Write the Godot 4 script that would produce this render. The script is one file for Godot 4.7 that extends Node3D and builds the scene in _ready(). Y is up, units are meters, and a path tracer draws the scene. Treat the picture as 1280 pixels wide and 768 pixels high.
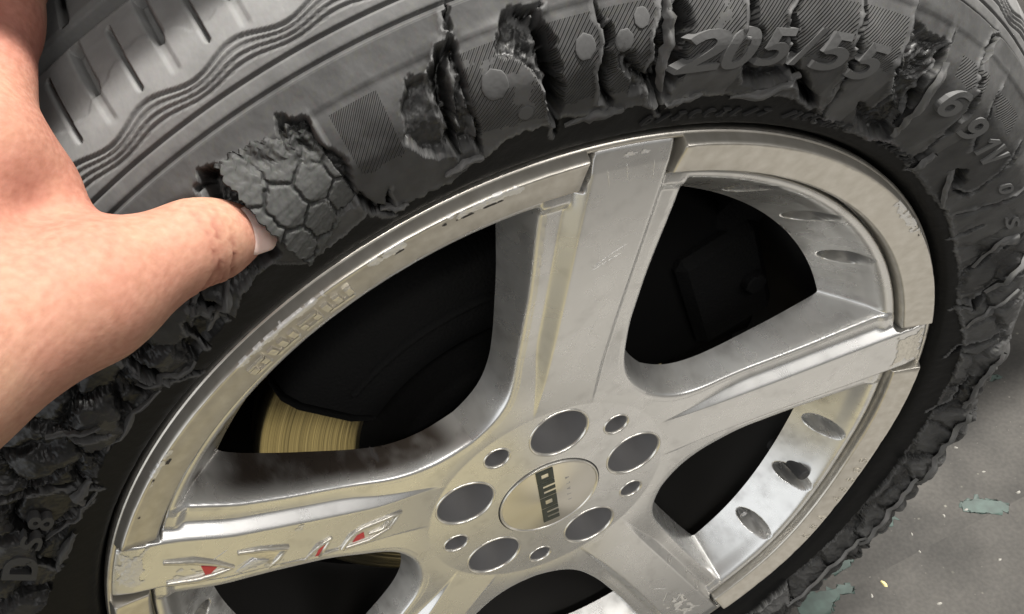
extends Node3D
# A worn, torn tyre on a five-spoke alloy wheel, lifted at by a thumb. Wheel axis = z, axle height LIFT above the floor.

const LIFT := 0.302
const UPV := Vector3(0, LIFT, 0)
const PHI := 71.524            # angle of the first spoke, degrees
const D2R := PI / 180.0

var M := {}
var used := {}

func V(a: float, b: float) -> Vector2:
	return Vector2(a, b)

func C(r: float, g: float, b: float) -> Color:
	return Color(r, g, b).linear_to_srgb()

# ---------------------------------------------------------------- helpers
func numbered(called: String, parent: Node) -> String:
	var key := str(parent.get_instance_id()) + called
	var k: int = used.get(key, 0)
	used[key] = k + 1
	return called if k == 0 else "%s_%03d" % [called, k]

func put(called: String, mesh: Mesh, mat: Material, parent: Node, at := Vector3.ZERO) -> MeshInstance3D:
	var o := MeshInstance3D.new()
	o.name = numbered(called, parent)
	o.mesh = mesh
	if mat:
		o.material_override = mat
	o.position = at
	parent.add_child(o, true)
	return o

func base(called: String, at := Vector3.ZERO, parent: Node = self) -> Node3D:
	var o := Node3D.new()
	o.name = numbered(called, parent)
	o.position = at
	parent.add_child(o, true)
	return o

func tag(o: Node, label: String, category: String, group := "", kind := "") -> void:
	o.set_meta("label", label)
	if category: o.set_meta("category", category)
	if group: o.set_meta("group", group)
	if kind: o.set_meta("kind", kind)

func smooth(a: float, b: float, x: float) -> float:
	var t := clampf((x - a) / (b - a), 0.0, 1.0)
	return t * t * (3.0 - 2.0 * t)

func smin(a: float, b: float, k: float) -> float:
	var h := maxf(k - absf(a - b), 0.0) / k
	return minf(a, b) - h * h * k * 0.25

func noise(freq: float, sd: int, kind := FastNoiseLite.TYPE_SIMPLEX_SMOOTH, oct := 3) -> FastNoiseLite:
	var n := FastNoiseLite.new()
	n.noise_type = kind
	n.seed = sd
	n.frequency = freq
	n.fractal_octaves = oct
	if oct <= 1: n.fractal_type = FastNoiseLite.FRACTAL_NONE
	return n

# Mesh from arrays; smooth normals are computed when none are given. out = a direction that front faces must show on average from the middle.
func amesh(v: PackedVector3Array, idx: PackedInt32Array, n := PackedVector3Array(), uv := PackedVector2Array(), col := PackedColorArray(), into: ArrayMesh = null) -> ArrayMesh:
	if n.is_empty():
		n.resize(v.size())
		for i in range(0, idx.size(), 3):
			var a := idx[i]
			var b := idx[i + 1]
			var c := idx[i + 2]
			var f := (v[c] - v[a]).cross(v[b] - v[a])
			n[a] += f
			n[b] += f
			n[c] += f
		for i in n.size(): n[i] = n[i].normalized()
	var arr := []
	arr.resize(Mesh.ARRAY_MAX)
	arr[Mesh.ARRAY_VERTEX] = v
	arr[Mesh.ARRAY_NORMAL] = n
	arr[Mesh.ARRAY_INDEX] = idx
	if not uv.is_empty(): arr[Mesh.ARRAY_TEX_UV] = uv
	if not col.is_empty(): arr[Mesh.ARRAY_COLOR] = col
	var m := into if into else ArrayMesh.new()
	m.add_surface_from_arrays(Mesh.PRIMITIVE_TRIANGLES, arr)
	return m

# Faces of a grid with nu columns and nv rows; vertex (i, j) is i * nv + j. flip turns them over.
func grid_idx(nu: int, nv: int, flip := false, wrap := false) -> PackedInt32Array:
	var idx := PackedInt32Array()
	for i in (nu if wrap else nu - 1):
		var i2 := (i + 1) % nu
		for j in nv - 1:
			var a := i * nv + j
			var b := i2 * nv + j
			if flip: idx.append_array([a, a + 1, b, b, a + 1, b + 1])
			else: idx.append_array([a, b, a + 1, b, b + 1, a + 1])
	return idx

# bottom of the wheel is bent a few millimetres outward
func bent(deg: float, r: float) -> float:
	deg = fposmod(deg + 180.0, 360.0) - 180.0
	return 0.005 * smooth(-22.0, -56.0, deg) * smooth(-120.0, -90.0, deg) * smooth(0.12, 0.2, r)

# the scraped left spoke is knocked a few millimetres sideways
func twist(deg: float, r: float) -> float:
	if r < 0.07 or r > 0.2: return 0.0
	var d := absf(fposmod(deg - (PHI + 72.0) + 180.0, 360.0) - 180.0)
	return rad_to_deg(0.0046 / r) * smooth(0.072, 0.108, r) * smooth(0.199, 0.165, r) * smooth(36.0, 27.0, d)

func pol(deg: float, r: float, z: float) -> Vector3:
	var a := (deg + twist(deg, r)) * D2R
	return Vector3(r * cos(a), r * sin(a), z + bent(deg, r))

# Surface of revolution about z from t0 to t1 degrees; profile points are (r, z). Fronts look to the left of the way the profile runs, seen with r to the right and z up.
func lathe(prof: Array, t0: float, t1: float, steps: int, hard := false, warp := false) -> ArrayMesh:
	var pts: Array = prof
	if hard:
		pts = []
		for k in prof.size() - 1:
			pts.append(prof[k])
			pts.append(prof[k + 1])
	var v := PackedVector3Array()
	var uv := PackedVector2Array()
	for i in steps + 1:
		var t := lerpf(t0, t1, float(i) / steps)
		for j in pts.size():
			var p: Vector2 = pts[j]
			v.append(pol(t, p.x, p.y) if warp else Vector3(p.x * cos(t * D2R), p.x * sin(t * D2R), p.y))
			uv.append(Vector2(float(i) / steps, float(j) / pts.size()))
	var idx := PackedInt32Array()
	var nv := pts.size()
	for i in steps:
		for j in range(0, nv - 1, 2 if hard else 1):
			var a := i * nv + j
			var b := a + nv
			idx.append_array([a, b, a + 1, b, b + 1, a + 1])
	return amesh(v, idx, PackedVector3Array(), uv)

# A tube along points with radii.
func tube(pts: Array, rad: Array, seg := 8, cap := true) -> ArrayMesh:
	var v := PackedVector3Array()
	var np := pts.size()
	var up := Vector3(0.31, 0.2, 0.93).normalized()
	for i in np:
		var d: Vector3 = (pts[mini(i + 1, np - 1)] - pts[maxi(i - 1, 0)]).normalized()
		var x := d.cross(up).normalized()
		var y := x.cross(d)
		for k in seg:
			var a := TAU * k / seg
			v.append(pts[i] + (x * cos(a) + y * sin(a)) * rad[mini(i, rad.size() - 1)])
	var idx := PackedInt32Array()
	for i in np - 1:
		for k in seg:
			var k2 := (k + 1) % seg
			var a := i * seg + k
			var b := i * seg + k2
			idx.append_array([a, b, a + seg, b, b + seg, a + seg])
	if cap:
		for e in [0, np - 1]:
			var c := v.size()
			v.append(pts[e])
			for k in seg:
				var a: int = e * seg + k
				var b: int = e * seg + (k + 1) % seg
				if e == 0: idx.append_array([c, b, a])
				else: idx.append_array([c, a, b])
	return amesh(v, idx)

# A box with bevelled edges, as one mesh of flat facets.
func bevel_box(size: Vector3, bev: float) -> ArrayMesh:
	var st := SurfaceTool.new()
	st.begin(Mesh.PRIMITIVE_TRIANGLES)
	st.set_smooth_group(-1)
	var h := size * 0.5
	var pts := []
	for sx in [-1, 1]:
		for sy in [-1, 1]:
			for sz in [-1, 1]:
				pts.append(Vector3(sx * h.x, sy * h.y, sz * (h.z - bev)) - Vector3(sx * bev, 0, 0))
				pts.append(Vector3(sx * h.x, sy * (h.y - bev), sz * (h.z - bev)))
				pts.append(Vector3(sx * (h.x - bev), sy * (h.y - bev), sz * h.z))
	var f := func(a: Vector3, b: Vector3, c: Vector3) -> void:
		var nrm := (c - a).cross(b - a)
		if nrm.dot(a + b + c) < 0.0:
			var t := b
			b = c
			c = t
		st.add_vertex(a)
		st.add_vertex(b)
		st.add_vertex(c)
	var g := func(sx: int, sy: int, sz: int, k: int) -> Vector3:
		return pts[((((sx + 1) / 2) * 2 + (sy + 1) / 2) * 2 + (sz + 1) / 2) * 3 + k]
	# k: 0 touches the y face, 1 the x face, 2 the z face
	for s in [-1, 1]:
		var q := [[-1, -1], [-1, 1], [1, 1], [1, -1]]
		for face in 3:
			var c4 := []
			for e in q:
				if face == 0: c4.append(g.call(e[0], s, e[1], 0))
				elif face == 1: c4.append(g.call(s, e[0], e[1], 1))
				else: c4.append(g.call(e[0], e[1], s, 2))
			f.call(c4[0], c4[1], c4[2])
			f.call(c4[0], c4[2], c4[3])
	for a in [-1, 1]:
		for b in [-1, 1]:
			var e1 := [g.call(-1, a, b, 0), g.call(1, a, b, 0), g.call(1, a, b, 2), g.call(-1, a, b, 2)]
			var e2 := [g.call(a, -1, b, 1), g.call(a, 1, b, 1), g.call(a, 1, b, 2), g.call(a, -1, b, 2)]
			var e3 := [g.call(a, b, -1, 0), g.call(a, b, 1, 0), g.call(a, b, 1, 1), g.call(a, b, -1, 1)]
			for e in [e1, e2, e3]:
				f.call(e[0], e[1], e[2])
				f.call(e[0], e[2], e[3])
			for c in [-1, 1]:
				f.call(g.call(a, b, c, 0), g.call(a, b, c, 1), g.call(a, b, c, 2))
	st.generate_normals()
	return st.commit()

# ---------------------------------------------------------------- materials
func mat(called: String, col: Color, rough: float, metal := 0.0) -> StandardMaterial3D:
	var m := StandardMaterial3D.new()
	m.resource_name = called
	m.albedo_color = col
	m.roughness = rough
	m.metallic = metal
	M[called] = m
	return m

func ntex(freq: float, sd: int, size := 256, kind := FastNoiseLite.TYPE_SIMPLEX_SMOOTH, oct := 4, lo := Color.BLACK, hi := Color.WHITE) -> NoiseTexture2D:
	var t := NoiseTexture2D.new()
	t.width = size
	t.height = size
	t.seamless = true
	t.noise = noise(freq, sd, kind, oct)
	var g := Gradient.new()
	g.set_color(0, lo)
	g.set_color(1, hi)
	t.color_ramp = g
	return t

func bump(m: StandardMaterial3D, t: Texture2D, cm: float, scale: float) -> void:
	m.heightmap_enabled = true
	m.heightmap_texture = t
	m.heightmap_scale = cm
	m.uv1_triplanar = true
	m.uv1_scale = Vector3.ONE * scale

func materials() -> void:
	var fine := ntex(0.14, 5, 256)
	var m := mat("rubber", Color.WHITE, 0.6)
	m.vertex_color_use_as_albedo = true
	m.metallic_specular = 0.28
	bump(m, fine, 0.008, 14.0)
	m = mat("fresh_rubber", Color.WHITE, 0.44)
	m.vertex_color_use_as_albedo = true
	m.metallic_specular = 0.4
	bump(m, fine, 0.02, 14.0)
	m = mat("bead_rubber", Color.WHITE, 0.5)
	m.vertex_color_use_as_albedo = true
	m.metallic_specular = 0.2
	bump(m, fine, 0.006, 22.0)
	# woven-looking ribbed pads on the sidewall
	var im := Image.create(64, 64, false, Image.FORMAT_RGB8)
	for y in 64:
		for x in 64:
			var s := 0.5 + 0.5 * sin(TAU * (x + y) / 16.0)
			s = smooth(0.15, 0.85, s)
			im.set_pixel(x, y, Color(s, s, s))
	m = mat("ribbed_rubber", Color.WHITE, 0.75)
	m.vertex_color_use_as_albedo = true
	m.metallic_specular = 0.28
	m.heightmap_enabled = true
	m.heightmap_texture = ImageTexture.create_from_image(im)
	m.heightmap_scale = 0.07
	# silver wheel paint
	m = mat("wheel_paint", C(0.64, 0.635, 0.62), 0.31, 0.78)
	m.vertex_color_use_as_albedo = true
	m.roughness_texture = ntex(0.02, 9, 256, FastNoiseLite.TYPE_SIMPLEX_SMOOTH, 5, Color(0.8, 0.8, 0.8), Color(1.0, 1.0, 1.0))
	m.uv1_triplanar = true
	m.uv1_scale = Vector3.ONE * 9.0
	m = mat("band_paint", C(0.65, 0.625, 0.575), 0.3, 0.78)
	m.albedo_texture = ntex(0.03, 29, 512, FastNoiseLite.TYPE_SIMPLEX_SMOOTH, 5, Color(0.86, 0.85, 0.83), Color(1, 1, 1))
	m.uv1_triplanar = true
	m.uv1_scale = Vector3.ONE * 9.0
	m = mat("sleeve_paint", C(0.34, 0.335, 0.34), 0.4, 0.65)
	m = mat("sleeve_lip", C(0.7, 0.68, 0.63), 0.28, 0.85)
	m = mat("raw_alloy", C(0.74, 0.73, 0.71), 0.45, 0.72)
	bump(m, ntex(0.06, 31, 256, FastNoiseLite.TYPE_SIMPLEX_SMOOTH, 5), 0.05, 16.0)
	m = mat("dark_chip", C(0.035, 0.03, 0.028), 0.7)
	m = mat("red_inlay", C(0.5, 0.045, 0.045), 0.45)
	m = mat("lettering_alloy", C(0.68, 0.65, 0.58), 0.34, 0.85)
	bump(m, ntex(0.08, 33, 256), 0.02, 20.0)
	m = mat("cap_alloy", C(0.72, 0.69, 0.62), 0.3, 0.95)
	m.anisotropy_enabled = true
	m.anisotropy = 0.85
	m = mat("cap_print", C(0.035, 0.04, 0.03), 0.5)
	m = mat("gap_dark", C(0.012, 0.012, 0.012), 0.8)
	m = mat("barrel_metal", C(0.014, 0.013, 0.012), 0.8, 0.0)  # dirty, and near black so that the inside of the wheel stays dark
	m = mat("shield_metal", C(0.006, 0.006, 0.006), 0.85, 0.0)  # near black: the shade behind the spokes is put into the colour
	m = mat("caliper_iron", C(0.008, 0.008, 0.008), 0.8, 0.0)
	bump(m, fine, 0.05, 12.0)
	m.metallic_specular = 0.1
	M.shield_metal.metallic_specular = 0.1
	m = mat("disc_steel", C(0.6, 0.52, 0.33), 0.32, 0.9)
	var rings := Image.create(4, 512, false, Image.FORMAT_RGB8)
	var rn := RandomNumberGenerator.new()
	rn.seed = 3
	for y in 512:
		var k := rn.randf_range(0.62, 1.0) * (0.7 if rn.randf() < 0.08 else 1.0)
		rings.fill_rect(Rect2i(0, y, 4, 1), Color(k, k, k))
	m.albedo_texture = ImageTexture.create_from_image(rings)
	m = mat("valve_rubber", C(0.035, 0.035, 0.037), 0.6)
	m = mat("zinc", C(0.5, 0.5, 0.5), 0.4, 0.9)
	m = mat("cord_wire", C(0.75, 0.75, 0.75), 0.35, 0.7)
	m = mat("skin", Color.WHITE, 0.66)
	m.metallic_specular = 0.3
	m.albedo_texture = ntex(0.03, 43, 512, FastNoiseLite.TYPE_SIMPLEX_SMOOTH, 5, Color(0.84, 0.79, 0.77), Color(1, 1, 1))
	m.vertex_color_use_as_albedo = true
	m.subsurf_scatter_enabled = true
	m.subsurf_scatter_strength = 0.07
	bump(m, ntex(0.05, 41, 512, FastNoiseLite.TYPE_CELLULAR, 4), 0.007, 24.0)
	m = mat("nail", C(0.52, 0.36, 0.32), 0.3)
	m.subsurf_scatter_enabled = true
	m.subsurf_scatter_strength = 0.15
	m = mat("concrete", Color.WHITE, 0.8)
	m.albedo_texture = floor_print()
	m.heightmap_enabled = true
	m.heightmap_texture = ntex(0.03, 51, 512, FastNoiseLite.TYPE_SIMPLEX_SMOOTH, 5)
	m.heightmap_scale = 0.1
	m.uv1_scale = Vector3(1, 1, 1)
	m = mat("green_paint", C(0.045, 0.075, 0.064), 0.6)
	m.albedo_texture = ntex(0.04, 53, 256, FastNoiseLite.TYPE_SIMPLEX_SMOOTH, 4, Color(0.72, 0.72, 0.72), Color(1, 1, 1))
	m.uv1_triplanar = true
	m.uv1_scale = Vector3.ONE * 8.0
	m = mat("yellow_reflector", C(0.5, 0.435, 0.24), 0.7)
	m.albedo_texture = ntex(0.02, 57, 512, FastNoiseLite.TYPE_SIMPLEX_SMOOTH, 5, Color(0.6, 0.6, 0.6), Color(1, 1, 1))
	m.uv1_triplanar = true
	m.uv1_scale = Vector3.ONE * 2.0
	m = mat("beige_reflector", C(0.42, 0.405, 0.38), 0.7)
	m.albedo_texture = M.yellow_reflector.albedo_texture
	m.uv1_triplanar = true
	m.uv1_scale = Vector3.ONE * 2.0
	m = mat("pale_chip", C(0.27, 0.26, 0.235), 0.8)
	m = mat("yellow_chip", C(0.62, 0.55, 0.26), 0.8)
	m = mat("body_paint", C(0.1, 0.1, 0.11), 0.35, 0.3)

# worn concrete: broad clouds, fine grain, pale specks and small scratches
func floor_print() -> ImageTexture:
	var n := 1024
	var im := Image.create(n, n, false, Image.FORMAT_RGB8)
	var a := noise(0.006, 61, FastNoiseLite.TYPE_SIMPLEX_SMOOTH, 5)
	var b := noise(0.15, 62, FastNoiseLite.TYPE_SIMPLEX_SMOOTH, 3)
	var c := noise(0.035, 63, FastNoiseLite.TYPE_CELLULAR, 1)
	for y in n:
		for x in n:
			var k := 0.225 + 0.075 * a.get_noise_2d(x, y) + 0.03 * b.get_noise_2d(x, y)
			var col := Color(k * 1.02, k * 0.985, k * 0.93)
			im.set_pixel(x, y, col)
	var r := RandomNumberGenerator.new()
	r.seed = 7
	for i in 1500:
		var s := 1 + int(r.randf() * r.randf() * 3.5)
		var k := r.randf_range(0.32, 0.44) if r.randf() < 0.6 else r.randf_range(0.2, 0.3)
		im.fill_rect(Rect2i(r.randi() % n, r.randi() % n, s, 1 + r.randi() % s), Color(k, k * 0.98, k * 0.9))
	return ImageTexture.create_from_image(im)

# ---------------------------------------------------------------- tyre
var PR := [V(215.0, -14.0), V(217.5, -10.0), V(219.5, -3.0), V(222.0, 0.0), V(229.0, 3.0), V(240.0, 8.0), V(250.0, 10.0), V(257.0, 8.5), V(263.5, 5.0), V(271.0, -0.5), V(279.1, -6.2), V(284.8, -9.5), V(290.0, -16.0), V(295.5, -26.0), V(299.0, -34.0), V(300.6, -39.0), V(300.3, -40.6), V(293.5, -41.6), V(293.0, -49.0), V(301.6, -50.0), V(303.0, -52.0), V(305.2, -72.0), V(305.6, -76.0)]
const T0 := -76.0
const T1 := 184.0
const DT := 0.125
const DS := 0.00056
var pr := PackedFloat32Array()   # profile rows: radius, z, normal, length along it
var pz := PackedFloat32Array()
var pnr := PackedFloat32Array()
var pnz := PackedFloat32Array()
var ps := PackedFloat32Array()
var rowof := PackedFloat32Array()  # radius in 0.25 mm steps from 215 -> row
var NT := 0
var NV := 0
var disp := PackedFloat32Array()
var dust := PackedFloat32Array()  # rubber tone: dust, fresh tears, and shade painted in at lower left

# cracks: half width and depth in mm, then (angle, radius in mm) along each
var CRACKS := [
	[0.5, 3, [V(85.7,274.9),V(86.1,269.6),V(86.3,266.9)]],
	[1.3, 7, [V(86.3,266.9),V(87.1,264.6),V(87.6,261.1),V(87.8,256.7),V(87.8,250.3),V(87.9,242.3),V(87.9,237.6)]],
	[0.7, 3, [V(86.3,266.9),V(86.3,265.5),V(86.5,261.1),V(86.5,256.7),V(86.4,249.8),V(86.3,240.5),V(86.1,235.2)]],
	[1.6, 9, [V(81.2,266.0),V(81.0,262.2),V(81.0,255.6),V(80.9,247.8),V(80.4,235.8)]],
	[0.6, 3, [V(80.4,235.8),V(80.2,229.3)]],
	[1.4, 4, [V(76.9,259.2),V(77.0,255.5),V(77.1,251.7),V(77.3,245.9),V(77.0,240.4),V(76.3,235.6)]],
	[0.8, 3, [V(77.6,265.1),V(77.4,261.5),V(77.1,257.5)]],
	[1.3, 4, [V(75.6,249.5),V(74.7,245.1),V(73.7,242.0)]],
	[2.8, 9, [V(71.9,262.6),V(72.2,254.2),V(72.2,246.5),V(72.2,239.5),V(72.2,235.2)]],
	[1.2, 8, [V(73.3,261.8),V(73.5,253.9),V(73.6,246.7),V(73.4,240.9),V(72.6,234.9)]],
	[0.6, 3, [V(72.2,235.2),V(71.0,227.9)]],
	[1.3, 7, [V(66.7,261.2),V(66.7,255.3),V(66.2,251.8),V(65.9,246.8),V(65.9,244.5),V(65.3,239.6)]],
	[1.2, 6, [V(62.6,261.5),V(63.1,257.8),V(62.7,252.9),V(62.4,248.7),V(62.0,245.1),V(60.3,240.3),V(57.8,233.9),V(55.8,230.3)]],
	[0.9, 6, [V(56.9,263.9),V(57.0,257.9),V(56.9,252.8),V(56.4,247.9),V(55.7,241.9),V(55.2,236.2),V(53.9,225.5)]],
	[1.0, 7, [V(51.5,268.0),V(51.5,262.0),V(51.6,254.3),V(51.5,249.8),V(50.2,244.3),V(49.3,234.8)]],
	[1.0, 6, [V(46.4,263.8),V(46.9,257.8),V(47.2,252.3),V(47.3,247.2),V(45.9,237.7),V(44.7,231.7)]],
	[1.3, 7, [V(39.9,274.3),V(41.7,265.2),V(42.1,261.0),V(41.5,256.4),V(40.3,247.1),V(39.9,238.2),V(38.7,229.5),V(37.5,223.9)]],
	[0.8, 4, [V(37.4,261.0),V(37.4,259.1),V(37.4,253.7),V(36.4,248.3),V(34.9,241.8)]],
	[1.1, 6, [V(29.9,256.1),V(28.6,243.7),V(27.7,232.6),V(29.5,230.8)]],
	[0.8, 4, [V(23.8,252.5),V(24.0,243.9),V(24.6,232.8),V(24.9,227.4)]],
	[0.8, 3, [V(20.7,223.4),V(21.0,228.5),V(21.4,234.0)]],
	[1.3, 7, [V(17.0,249.9),V(15.5,243.9),V(14.4,237.7),V(12.9,227.8)]],
	[1.2, 7, [V(10.0,251.8),V(9.3,242.5),V(7.3,233.9),V(5.0,231.2)]],
	[0.7, 3, [V(5.7,222.6),V(6.2,226.0),V(5.9,230.7)]],
	[1.2, 6, [V(1.2,262.0),V(-1.3,254.4),V(-2.4,243.1),V(-3.0,231.1),V(-4.5,226.9)]],
	[0.9, 5, [V(-9.1,243.0),V(-13.8,239.0),V(-16.3,231.3)]],
	[0.8, 4, [V(82.3,268.5),V(81.7,266.6),V(80.8,267.5)]],
	[0.7, 3, [V(94.9,236.7),V(93.9,228.6),V(93.1,237.5)]],
	[0.8, 3, [V(95.2,243.0),V(94.7,231.6),V(93.8,225.4)]],
	[0.6, 3, [V(102.6,266.6),V(101.6,267.9),V(101.0,268.3)]],
	[1.0, 5, [V(122.4,253.3),V(121.5,247.9),V(121.1,239.1)]],
	[1.1, 6, [V(128.9,257.5),V(127.9,245.2),V(127.6,233.7),V(128.5,228.7)]],
	[1.0, 5, [V(132.5,238.2),V(131.0,233.4),V(130.1,230.6)]],
	[1.0, 6, [V(136.1,252.2),V(136.1,242.9),V(137.9,233.5)]],
	[1.2, 6, [V(114.6,247.8),V(114.8,239.7),V(115.1,230.5),V(114.3,222.0)]],
	[1.0, 5, [V(109.4,244.4),V(110.7,235.2),V(111.4,227.5)]],
	[1.2, 6, [V(108.2,247.5),V(107.7,241.3),V(108.2,231.9)]],
]
# torn-out patches: depth and roughness in mm, outline
var GOUGES := [
	[3.2, 0.3, [V(89.6,263.7),V(89.1,263.6),V(88.4,261.7),V(87.8,260.0),V(87.8,256.7),V(87.8,250.3),V(88.0,240.2),V(89.4,239.7),V(90.4,245.1),V(91.0,249.9),V(90.4,257.8)]],
	[4.5, 1.2, [V(82.5,269.3),V(81.5,266.5),V(80.9,263.2),V(80.9,256.8),V(80.9,249.6),V(81.0,245.4),V(81.7,248.6),V(82.3,254.2),V(82.9,258.3),V(83.6,259.5),V(83.9,261.1),V(83.5,266.2)]],
	[2.5, 0.6, [V(76.3,253.1),V(75.3,252.3),V(74.8,247.0),V(73.9,242.4),V(73.6,237.0),V(74.9,238.9),V(75.4,245.8),V(76.4,249.3)]],
	[5, 1.0, [V(65.7,243.1),V(63.2,242.5),V(61.7,244.0),V(61.0,241.8),V(61.5,236.0),V(63.2,234.9),V(65.1,236.8)]],
	[3.2, 1.6, [V(51.3,263.3),V(49.0,261.0),V(47.5,262.2),V(46.7,260.2),V(47.2,253.4),V(46.4,240.7),V(46.4,235.1),V(47.8,235.0),V(49.8,242.9),V(51.3,252.7)]],
	[5.5, 1.6, [V(52.2,235.3),V(49.3,234.2),V(48.5,239.9),V(45.4,235.4),V(43.9,227.9),V(46.1,224.6),V(49.7,228.0)]],
	[4.5, 1.0, [V(33.5,232.1),V(33.2,235.2),V(31.7,236.4),V(30.0,234.2),V(29.6,229.5)]],
	[3, 1.0, [V(96.7,270.0),V(95.4,265.5),V(95.4,259.4),V(94.6,255.7),V(95.3,239.9),V(96.9,241.3),V(97.1,249.9),V(96.8,258.7),V(97.7,263.1)]],
	[11, 0.8, [V(102.1,269.6),V(100.9,268.6),V(100.9,260.9),V(101.4,249.1),V(101.4,243.1),V(101.9,238.4),V(103.3,238.4),V(104.8,244.9),V(102.6,263.5)]],
	[4.5, 0.8, [V(86.7,263.4),V(86.5,256.4),V(86.4,242.8),V(86.3,236.2),V(87.7,237.8),V(87.6,249.6)]],
]
# edge where the outer layer has come off above the bead
var TORN := [V(146.6,259.4),V(141.4,236.2),V(137.9,233.5),V(136.0,235.2),V(133.0,234.1),V(128.1,233.6),V(126.2,233.1),V(122.9,233.3),V(119.6,233.1),V(116.0,232.3),V(113.1,227.4),V(108.2,231.9),V(105.6,238.1),V(102.7,237.6),V(101.4,228.3),V(97.5,230.3),V(95.1,233.6),V(92.9,228.1),V(88.9,227.9),V(86.3,232.3),V(83.2,237.6),V(80.1,235.8),V(75.1,233.6),V(72.3,232.2),V(69.5,234.0),V(64.2,232.3),V(61.5,232.4),V(57.2,232.6),V(53.8,226.3),V(48.9,223.7),V(45.8,223.9),V(43.7,227.0),V(37.3,223.5),V(31.3,222.8),V(26.8,224.2),V(20.2,223.5),V(13.2,224.4),V(5.7,224.5),V(-2.3,232.2),V(-8.8,232.8),V(-16.3,232.7),V(-27.8,232.7),V(-36.4,231.8),V(-44.5,231.4),V(-55.6,229.6),V(-65.4,232.8)]

func catmull(p0: Vector2, p1: Vector2, p2: Vector2, p3: Vector2, t: float) -> Vector2:
	var t2 := t * t
	var t3 := t2 * t
	return 0.5 * (2.0 * p1 + (p2 - p0) * t + (2.0 * p0 - 5.0 * p1 + 4.0 * p2 - p3) * t2 + (3.0 * p1 - p0 - 3.0 * p2 + p3) * t3)

func tyre_profile() -> void:
	var pts := []
	for k in PR.size() - 1:
		var sharp: bool = k >= 14
		for q in 40:
			var t := q / 40.0
			if sharp: pts.append(PR[k].lerp(PR[k + 1], t))
			else: pts.append(catmull(PR[maxi(k - 1, 0)], PR[k], PR[k + 1], PR[mini(k + 2, PR.size() - 1)], t))
	pts.append(PR[-1])
	var want := 0.0
	var run := 0.0
	var rows := []
	for k in pts.size():
		if k > 0: run += (pts[k] - pts[k - 1]).length() * 0.001
		if run >= want or k == pts.size() - 1:
			rows.append(pts[k] * 0.001)
			want = run + (0.00032 if pts[k].x > 272.8 and pts[k].x < 288.5 and pts[k].y > -20.0 else DS)
	NV = rows.size()
	for j in NV:
		var d: Vector2 = rows[mini(j + 1, NV - 1)] - rows[maxi(j - 1, 0)]
		d = d.normalized()
		pr.append(rows[j].x)
		pz.append(rows[j].y)
		pnr.append(-d.y)
		pnz.append(d.x)
		ps.append(0.215 if j == 0 else ps[j - 1] + (rows[j] - rows[j - 1]).length())
	var j2 := 0
	for k in 360:
		var r := 0.215 + k * 0.00025
		while j2 < NV - 1 and pr[j2 + 1] < r and pz[j2 + 1] > -0.0395: j2 += 1
		rowof.append(j2 + clampf((r - pr[j2]) / maxf(pr[mini(j2 + 1, NV - 1)] - pr[j2], 1e-6), 0.0, 1.0))

func row(r: float) -> float:
	var f := clampf((r - 0.215) / 0.00025, 0.0, 358.0)
	var k := int(f)
	return lerpf(rowof[k], rowof[k + 1], f - k)

func col(deg: float) -> float:
	return (deg - T0) / DT

func torn_at(deg: float) -> float:
	for k in TORN.size() - 1:
		if deg <= TORN[k].x and deg >= TORN[k + 1].x:
			return lerpf(TORN[k].y, TORN[k + 1].y, (deg - TORN[k].x) / (TORN[k + 1].x - TORN[k].x)) * 0.001
	return 0.232

func dig_cracks() -> void:
	var wob := noise(110.0, 71)
	var wid := noise(90.0, 72)
	for c in CRACKS:
		var w: float = c[0] * (0.00118 if c[1] >= 6 else 0.001)
		var dep: float = c[1] * 0.001
		var pts: Array = c[2]
		for k in pts.size() - 1:
			var a: Vector2 = pts[k]
			var b: Vector2 = pts[k + 1]
			if absf(a.x - b.x) > 30.0: continue
			var rm := (a.y + b.y) * 0.0005
			var ka := rm * D2R
			var pa := V(a.x * ka, a.y * 0.001)
			var pb := V(b.x * ka, b.y * 0.001)
			var mg := 0.005
			var i0 := maxi(int(col((minf(pa.x, pb.x) - mg) / ka)), 0)
			var i1 := mini(int(col((maxf(pa.x, pb.x) + mg) / ka)), NT - 1)
			var j0 := maxi(int(row(minf(pa.y, pb.y) - mg)), 0)
			var j1 := mini(int(row(maxf(pa.y, pb.y) + mg)) + 1, NV - 1)
			var ends := (1.0 if k > 0 else 0.45)
			for i in range(i0, i1 + 1):
				var x := (T0 + i * DT) * ka
				for j in range(j0, j1 + 1):
					var q := V(x + 0.0013 * wob.get_noise_2d(x, pr[j]), pr[j] + 0.0008 * wob.get_noise_2d(x + 3.0, pr[j]))
					var cp := Geometry2D.get_closest_point_to_segment(q, pa, pb)
					var d := q.distance_to(cp)
					var ww := w * (1.0 + 0.7 * wid.get_noise_2d(x, pr[j]))
					if k == 0: ww *= lerpf(0.4, 1.0, clampf(cp.distance_to(pa) / 0.006, 0.0, 1.0))
					if k == pts.size() - 2: ww *= lerpf(0.4, 1.0, clampf(cp.distance_to(pb) / 0.006, 0.0, 1.0))
					var at := i * NV + j
					var cut := dep * (1.0 - smooth(ww * 0.25, ww * 1.35, d))
					var side := signf((pb - pa).cross(q - pa))
					var lip := (0.0009 if side > 0.0 else -0.0003) * exp(-pow((d - ww - 0.0008) / 0.0011, 2.0)) * minf(dep / 0.005, 1.2)
					if cut > 0.0:
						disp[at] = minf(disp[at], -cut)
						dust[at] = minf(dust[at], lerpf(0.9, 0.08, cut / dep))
					elif d < ww + 0.004:
						disp[at] += lip * (0.5 + wid.get_noise_2d(x * 2.0, pr[j])) 
						if side > 0.0 and d < ww + 0.0016: dust[at] = maxf(dust[at], 1.55)

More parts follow.
